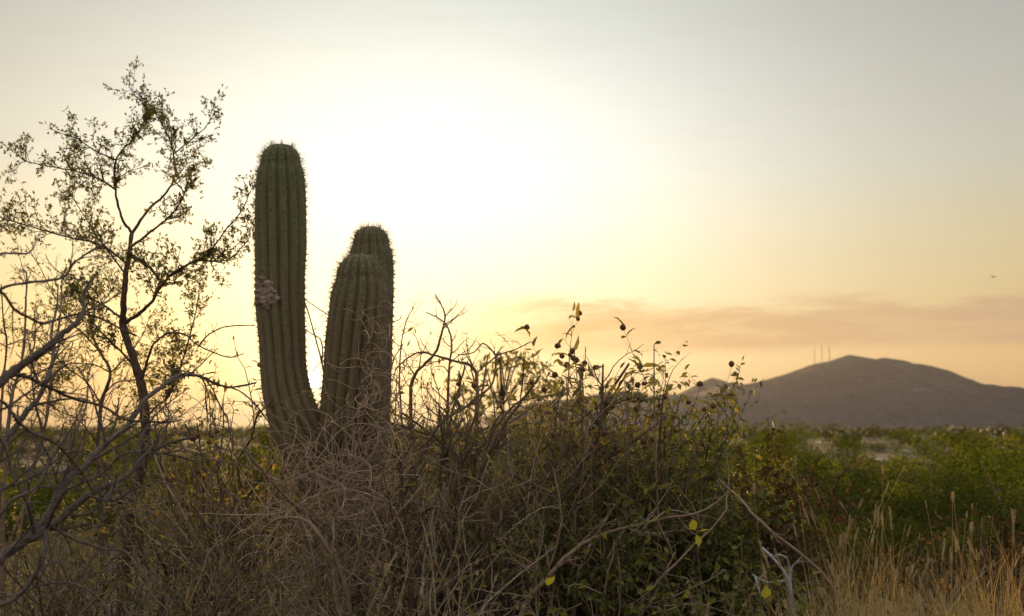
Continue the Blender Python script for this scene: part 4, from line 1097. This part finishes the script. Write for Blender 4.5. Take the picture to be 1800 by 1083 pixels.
PB = [bush_proto(700 + k, W, H, int(nc * .62), 190, .046, M['leaf_far'], LB, GB) for k, (W, H, nc) in enumerate([(1.5, .9, 34), (1.9, 1.05, 42), (1.2, .75, 28), (2.3, 1.0, 46), (1.6, 1.15, 36)])]
PD = [bush_proto(720 + k, W, H, nc, 60, .05, M['leaf_brown'], 'brown half dry desert bush on the plain behind the thicket', 'brown bushes on the plain') for k, (W, H, nc) in enumerate([(1.2, .6, 22), (1.6, .7, 26)])]
rg = random.Random(9); used = set()
def lab_(o, u, Y):
    kind = 'green' if o['group'].startswith('green') else 'brown half dry' if o['group'].startswith('brown') else None
    if not kind: return
    if u > 1250: w_ = 'between the straw grass and the pale sand' if Y < 30 else 'on the plain below the mountain'
    elif u > 700: w_ = 'on the plain hidden behind the thicket'
    else: w_ = 'just behind the thorn tree and cactus' if Y < 30 else 'on the plain far behind the thorn tree'
    o['label'] = kind + ' rounded desert bush ' + w_; o['group'] = kind + ' bushes ' + w_
def put(protos, idx, u, Y, s, label=None):
    p = at(u, 800, Y); b = (p.x, Y, gz(p.x, Y) - .02)
    pr = protos[idx]
    sc_ = (s * rg.uniform(.9, 1.15), s * rg.uniform(.9, 1.15), s * rg.uniform(.9, 1.05))
    if pr.name not in used:
        used.add(pr.name); pr.location = b; pr.scale = sc_; pr.rotation_euler = (0, 0, rg.uniform(0, 6.28))
        lab_(pr, u, Y)
        return pr
    c = dup(pr, b, rg.uniform(0, 6.28), sc_, label); lab_(c, u, Y)
    return c
a_ = put(PB, 1, 1720, 15.5, 1.02); c_ = put(PB, 3, 1640, 14.0, .72)
for u, Y, s in [(1400, 13.5, .68), (1480, 12.5, .62), (1560, 13, .66), (1780, 13, .85), (1850, 14, .95), (1450, 17, .74), (1540, 18, .72), (1330, 15, .8), (1620, 20, .8), (1810, 19, 1.0), (1700, 24, .85), (1390, 22, .8), (1500, 25, .62),
                (1600, 10.5, .6), (1700, 10.5, .62), (1790, 10.2, .66), (1500, 10.2, .55), (1410, 10.5, .58), (1340, 11, .62), (1450, 9.2, .42), (1570, 9.4, .45), (1660, 9.2, .48), (1380, 9.4, .45)]:
    put(PB, rg.randrange(5), u, Y, s)
n = 0
while n < 190:
    Y = 11 + 110 * rg.random() ** 1.7; u = rg.uniform(-150, 1950)
    if Y < 24 and u > 1250: continue
    if 1420 < u < 1610 and (34 < Y < 52 or 78 < Y < 104): continue
    s = rg.uniform(.65, 1.0) if Y < 40 else rg.uniform(.7, 1.1)
    if u < 1200: s = rg.uniform(.6, .9) if Y < 28 else rg.uniform(.8, 1.05)
    if rg.random() < .86: put(PB, rg.randrange(5), u, Y, s)
    else: put(PD, rg.randrange(2), u, Y, s)
    n += 1
for u, Y, s in [(1520, 9.0, .45), (1740, 8.8, .7), (1820, 8.6, .75)]: put(PD, rg.randrange(2), u, Y, s)
a_['label'] = 'broad bright green bush, tallest on the plain right of the thicket'; c_['label'] = 'low wide green bush in front of the tallest bright one'
# pale bare sand of a dry wash showing between the bushes
def sand():
    m, t, o = material('pale_sand'); tcn = t.new('ShaderNodeTexCoord')
    nz = t.noise(tcn.outputs['Object'], 1.2, 5, .6); col = t.mix(nz, (.24, .19, .145), (.36, .295, .235))
    p = t.new('ShaderNodeBsdfPrincipled'); t.put(p.inputs['Base Color'], col); p.inputs['Roughness'].default_value = .95; t.l.new(p.outputs[0], o.inputs[0])
    for (u, Y, wx, wy, sd) in [(1570, 42, 1.0, 6, 1), (1465, 88, 3.2, 12, 2), (1535, 92, 1.6, 7, 4)]:
        g = Geo(); c = at(u, 800, Y); V = [(c.x, Y, gz(c.x, Y) + .03)]; n = 28
        for i in range(n):
            a = 2 * math.pi * i / n; k = 1 + .45 * mnoise.noise(Vector((math.cos(a) * 1.5, math.sin(a) * 1.5, sd)))
            x, y = c.x + wx * .5 * k * math.cos(a), Y + wy * .5 * k * math.sin(a); V.append((x, y, gz(x, y) + .03))
        g.add(V, None, [[0, 1 + i, 1 + (i + 1) % n] for i in range(n)]); g.obj('sand_patch', m, kind='structure')
sand()
# taller far trees on the horizon and a backlit one behind the thicket
FT = [bush_proto(740 + k, W, H, nc, 70, .10, M['leaf_far'], 'dark rounded tree standing on the far horizon below the mountain', 'far trees on the horizon', 'tree', 'far_tree', tk) for k, (W, H, nc, tk) in enumerate([(3.2, 2.6, 30, .5), (4.2, 2.3, 34, .4)])]
for k, (u, Y, s) in enumerate([(1408, 190, .80), (1462, 210, .85), (1380, 230, .75), (1300, 200, .8), (1540, 240, .7), (1270, 150, .8), (880, 160, .8), (700, 180, .8), (330, 170, .75), (60, 190, .8), (200, 220, .8), (1640, 260, .7), (1760, 230, .7), (455, 200, .75)]):
    put(FT, k % 2, u, Y, s)
def droop_tree():
    Y = 21; b = gbase(880, Y); rg = random.Random(88); rs = np.random.RandomState(88)
    root = thing('small_tree', 'small backlit yellow green tree out of focus behind the arching thorny shrub', 'tree', b)
    g = Geo(); top = at(880, 650, Y) - b; tubes(g, [([(0, 0, 0), (.05, .05, top.z * .5), tuple(top)], [.05, .04, .02])], 7, .5); g.obj('trunk', M['bark'], root)
    pos, dr, tn = [], [], []; st = []
    for (u, v, n_, s) in [(880, 628, 50, .08), (905, 632, 50, .09), (935, 650, 45, .09), (960, 685, 40, .08), (862, 645, 40, .08), (925, 635, 30, .07), (915, 662, 30, .09), (975, 680, 30, .06), (815, 685, 60, .12), (840, 705, 60, .13), (870, 712, 40, .12), (945, 718, 40, .12)]:
        c = at(u, v, Y + rg.uniform(-.5, .5)) - b; st.append(([tuple(top * .7), tuple(top.lerp(c, .5) + Vector((0, 0, .1))), tuple(c)], [.015, .01, .004]))
        for _ in range(n_):
            pos.append(tuple(c + Vector((rg.gauss(0, s * 1.3), rg.gauss(0, s * 1.5), rg.gauss(0, s * .8))))); dr.append((rg.gauss(0, .7), rg.gauss(0, .7), rg.gauss(-.6, .6))); tn.append(rg.random())
    gb = Geo(); tubes(gb, st, 5, .5); gb.obj('limbs', M['bark'], root)
    f = Geo(); ln = .10 * (.6 + .7 * rs.rand(len(pos))); leaves(f, LANCE, pos, dr, ln, ln * .4, rs, np.array(tn)); f.obj('foliage', M['leaf_tree'], root, kind='stuff', smooth=False)
droop_tree()

# far scrub that reads as one mass
def far_scrub():
    rg = random.Random(4); rs = np.random.RandomState(4); g = Geo(); pos, dr, ln, tn = [], [], [], []
    for _ in range(2600):
        Y = 120 * math.exp(rg.random() * 3.0); u = rg.uniform(-250, 2050); p = at(u, 800, Y); s = rg.uniform(.5, 1.0) * (1 + .15 * (Y > 600)); tt = rg.random(); k = 16
        for _ in range(k):
            pos.append((p.x + rg.gauss(0, .75 * s), Y + rg.gauss(0, .8 * s), abs(rg.gauss(.35, .28)) * s)); dr.append((rg.gauss(0, 1), rg.gauss(0, 1), rg.gauss(0, .6))); ln.append(rg.uniform(.4, .8) * s); tn.append(min(1, max(0, tt * .6 + rg.random() * .3)))
    ln = np.array(ln); leaves(g, DIAM, pos, dr, ln, ln * .6, rs, np.array(tn)); g.obj('distant_scrub', M['leaf_scrub'], kind='stuff', smooth=False)
far_scrub()

# dry litter and short grass between the plants
def ground_cover():
    rg = random.Random(14); g = Geo()
    for _ in range(9000):
        Y = 3.2 + 9 * rg.random() ** 1.3; u = rg.uniform(-120, 1920); p = at(u, 900, Y)
        d = (rg.gauss(0, .5), rg.gauss(0, .5), 1) if rg.random() < .75 else (rg.gauss(0, 1), rg.gauss(0, 1), .15)
        blade_strip(g, rg, (p.x, Y, gz(p.x, Y) - .01), d, rg.uniform(.06, .30), rg.uniform(.002, .005), rg.uniform(.05, .7), rg.random())
    g.obj('ground_grass', M['straw'], kind='stuff', smooth=False)
ground_cover()

# ------------------------------------------------------------------ radio masts on the mountain shoulder
def steel(name, c):
    m, t, o = material(name); tcn = t.new('ShaderNodeTexCoord'); nz = t.noise(tcn.outputs['Object'], .4, 3)
    p = t.new('ShaderNodeBsdfPrincipled'); t.put(p.inputs['Base Color'], t.mix(nz, c, tuple(x * .7 for x in c))); p.inputs['Roughness'].default_value = .6; t.l.new(p.outputs[0], o.inputs[0]); return m
M['steel'] = steel('mast_steel', (.32, .13, .09))
for u, vt, vb, wd, lab in [(1432, 612, 639, 1.1, 'thin lattice radio mast standing lowest on the mountain shoulder'), (1445, 606, 636, 1.3, 'tallest thin radio mast between the other two on the mountain'), (1458, 608, 634, 2.2, 'stout red radio mast nearest the mountain summit')]:
    b = at(u, vb, YM); H = at(u, vt, YM).z - b.z; root = thing('radio_mast', lab, 'mast', (b.x, YM, b.z - 6), 0, 'radio masts on the mountain'); H += 6
    g = Geo(); legs = []
    for k in range(3):
        a = k * 2.094; legs.append(([(wd * math.cos(a), wd * math.sin(a), -3), (wd * .8 * math.cos(a), wd * .8 * math.sin(a), H * .5), (wd * .45 * math.cos(a), wd * .45 * math.sin(a), H)], [.38, .34, .3]))
    for i in range(14):
        z0, z1_ = H * i / 14, H * (i + 1) / 14
        for k in range(3):
            a, a2 = k * 2.094, (k + 1) * 2.094; w0 = wd * (1 - .55 * i / 14); w1_ = wd * (1 - .55 * (i + 1) / 14)
            legs.append(([(w0 * math.cos(a), w0 * math.sin(a), z0), ((w0 * math.cos(a) + w1_ * math.cos(a2)) / 2, (w0 * math.sin(a) + w1_ * math.sin(a2)) / 2, (z0 + z1_) / 2), (w1_ * math.cos(a2), w1_ * math.sin(a2), z1_)], [.16] * 3))
    tubes(g, legs, 5, .5); g.obj('lattice', M['steel'], root)
    g = Geo(); tubes(g, [([(0, 0, H - 1), (0, 0, H + 3), (0, 0, H + 6)], [.3, .2, .12])], 6, .5); g.obj('antenna', M['steel'], root)
    for k in range(2):
        g = Geo(); a = 1.2 + 2.2 * k; zc = H * (.82 - .12 * k); c0 = Vector((math.cos(a) * wd * .5, math.sin(a) * wd * .5, zc)); c1 = c0 + Vector((math.cos(a), math.sin(a), 0)) * 1.6
        tubes(g, [([tuple(c0), tuple(c0.lerp(c1, .5)), tuple(c1)], [.3, .9, 1.3])], 10, .5); g.obj('dish', M['steel'], root)
# far bird
def bird():
    rg = random.Random(2); p = at(1746, 487, 120); s = 120 / F
    root = thing('bird', 'tiny dark bird gliding above the cloud bank over the mountain', 'bird', p)
    g = Geo(); tubes(g, [([(-.16, 0, 0), (-.08, 0, .01), (.04, 0, .015), (.13, 0, .01), (.19, 0, .0)], [.012, .04, .045, .03, .006])], 8, .5); g.obj('body', M['bark'], root)
    for sgn in (-1, 1):
        g = Geo(); V = [(.06, 0, .03), (-.05, 0, .03), (.10, sgn * .05 * 1, .06), (-.04, sgn * .09, .06), (.04, sgn * .30, .05), (-.05, sgn * .26, .05), (-.06, sgn * .5, .02)]
        V = V + [(x, y, z + .012) for x, y, z in V]
        T = [[0, 1, 3], [0, 3, 2], [2, 3, 5], [2, 5, 4], [4, 5, 6]]; T = T + [[a + 7, c + 7, b + 7] for a, b, c in T]
        g.add(V, [[0, 2, 9, 7], [2, 4, 11, 9], [4, 6, 13, 11], [1, 8, 10, 3], [3, 10, 12, 5], [5, 12, 13, 6]], T); g.obj('wing', M['bark'], root)
    root.rotation_euler = (R_(8), 0, R_(12))
bird()
# ------------------------------------------------------------------ haze
def build_haze():
    m, t, o = material('evening_haze')
    p = t.new('ShaderNodeVolumePrincipled')
    p.inputs['Color'].default_value = (.90, .93, 1.0, 1); p.inputs['Density'].default_value = 1.3e-5
    p.inputs['Anisotropy'].default_value = .5
    t.l.new(p.outputs[0], o.inputs['Volume'])
    x0, x1, y0, y1, z0, z1 = -7000, 7000, -7000, 7000, -6, 330
    g = Geo(); g.add([(x, y, z) for x in (x0, x1) for y in (y0, y1) for z in (z0, z1)],
        [[0, 1, 3, 2], [4, 6, 7, 5], [0, 4, 5, 1], [2, 3, 7, 6], [0, 2, 6, 4], [1, 5, 7, 3]])
    g.obj('haze', m, kind='stuff', smooth=False)
build_haze()
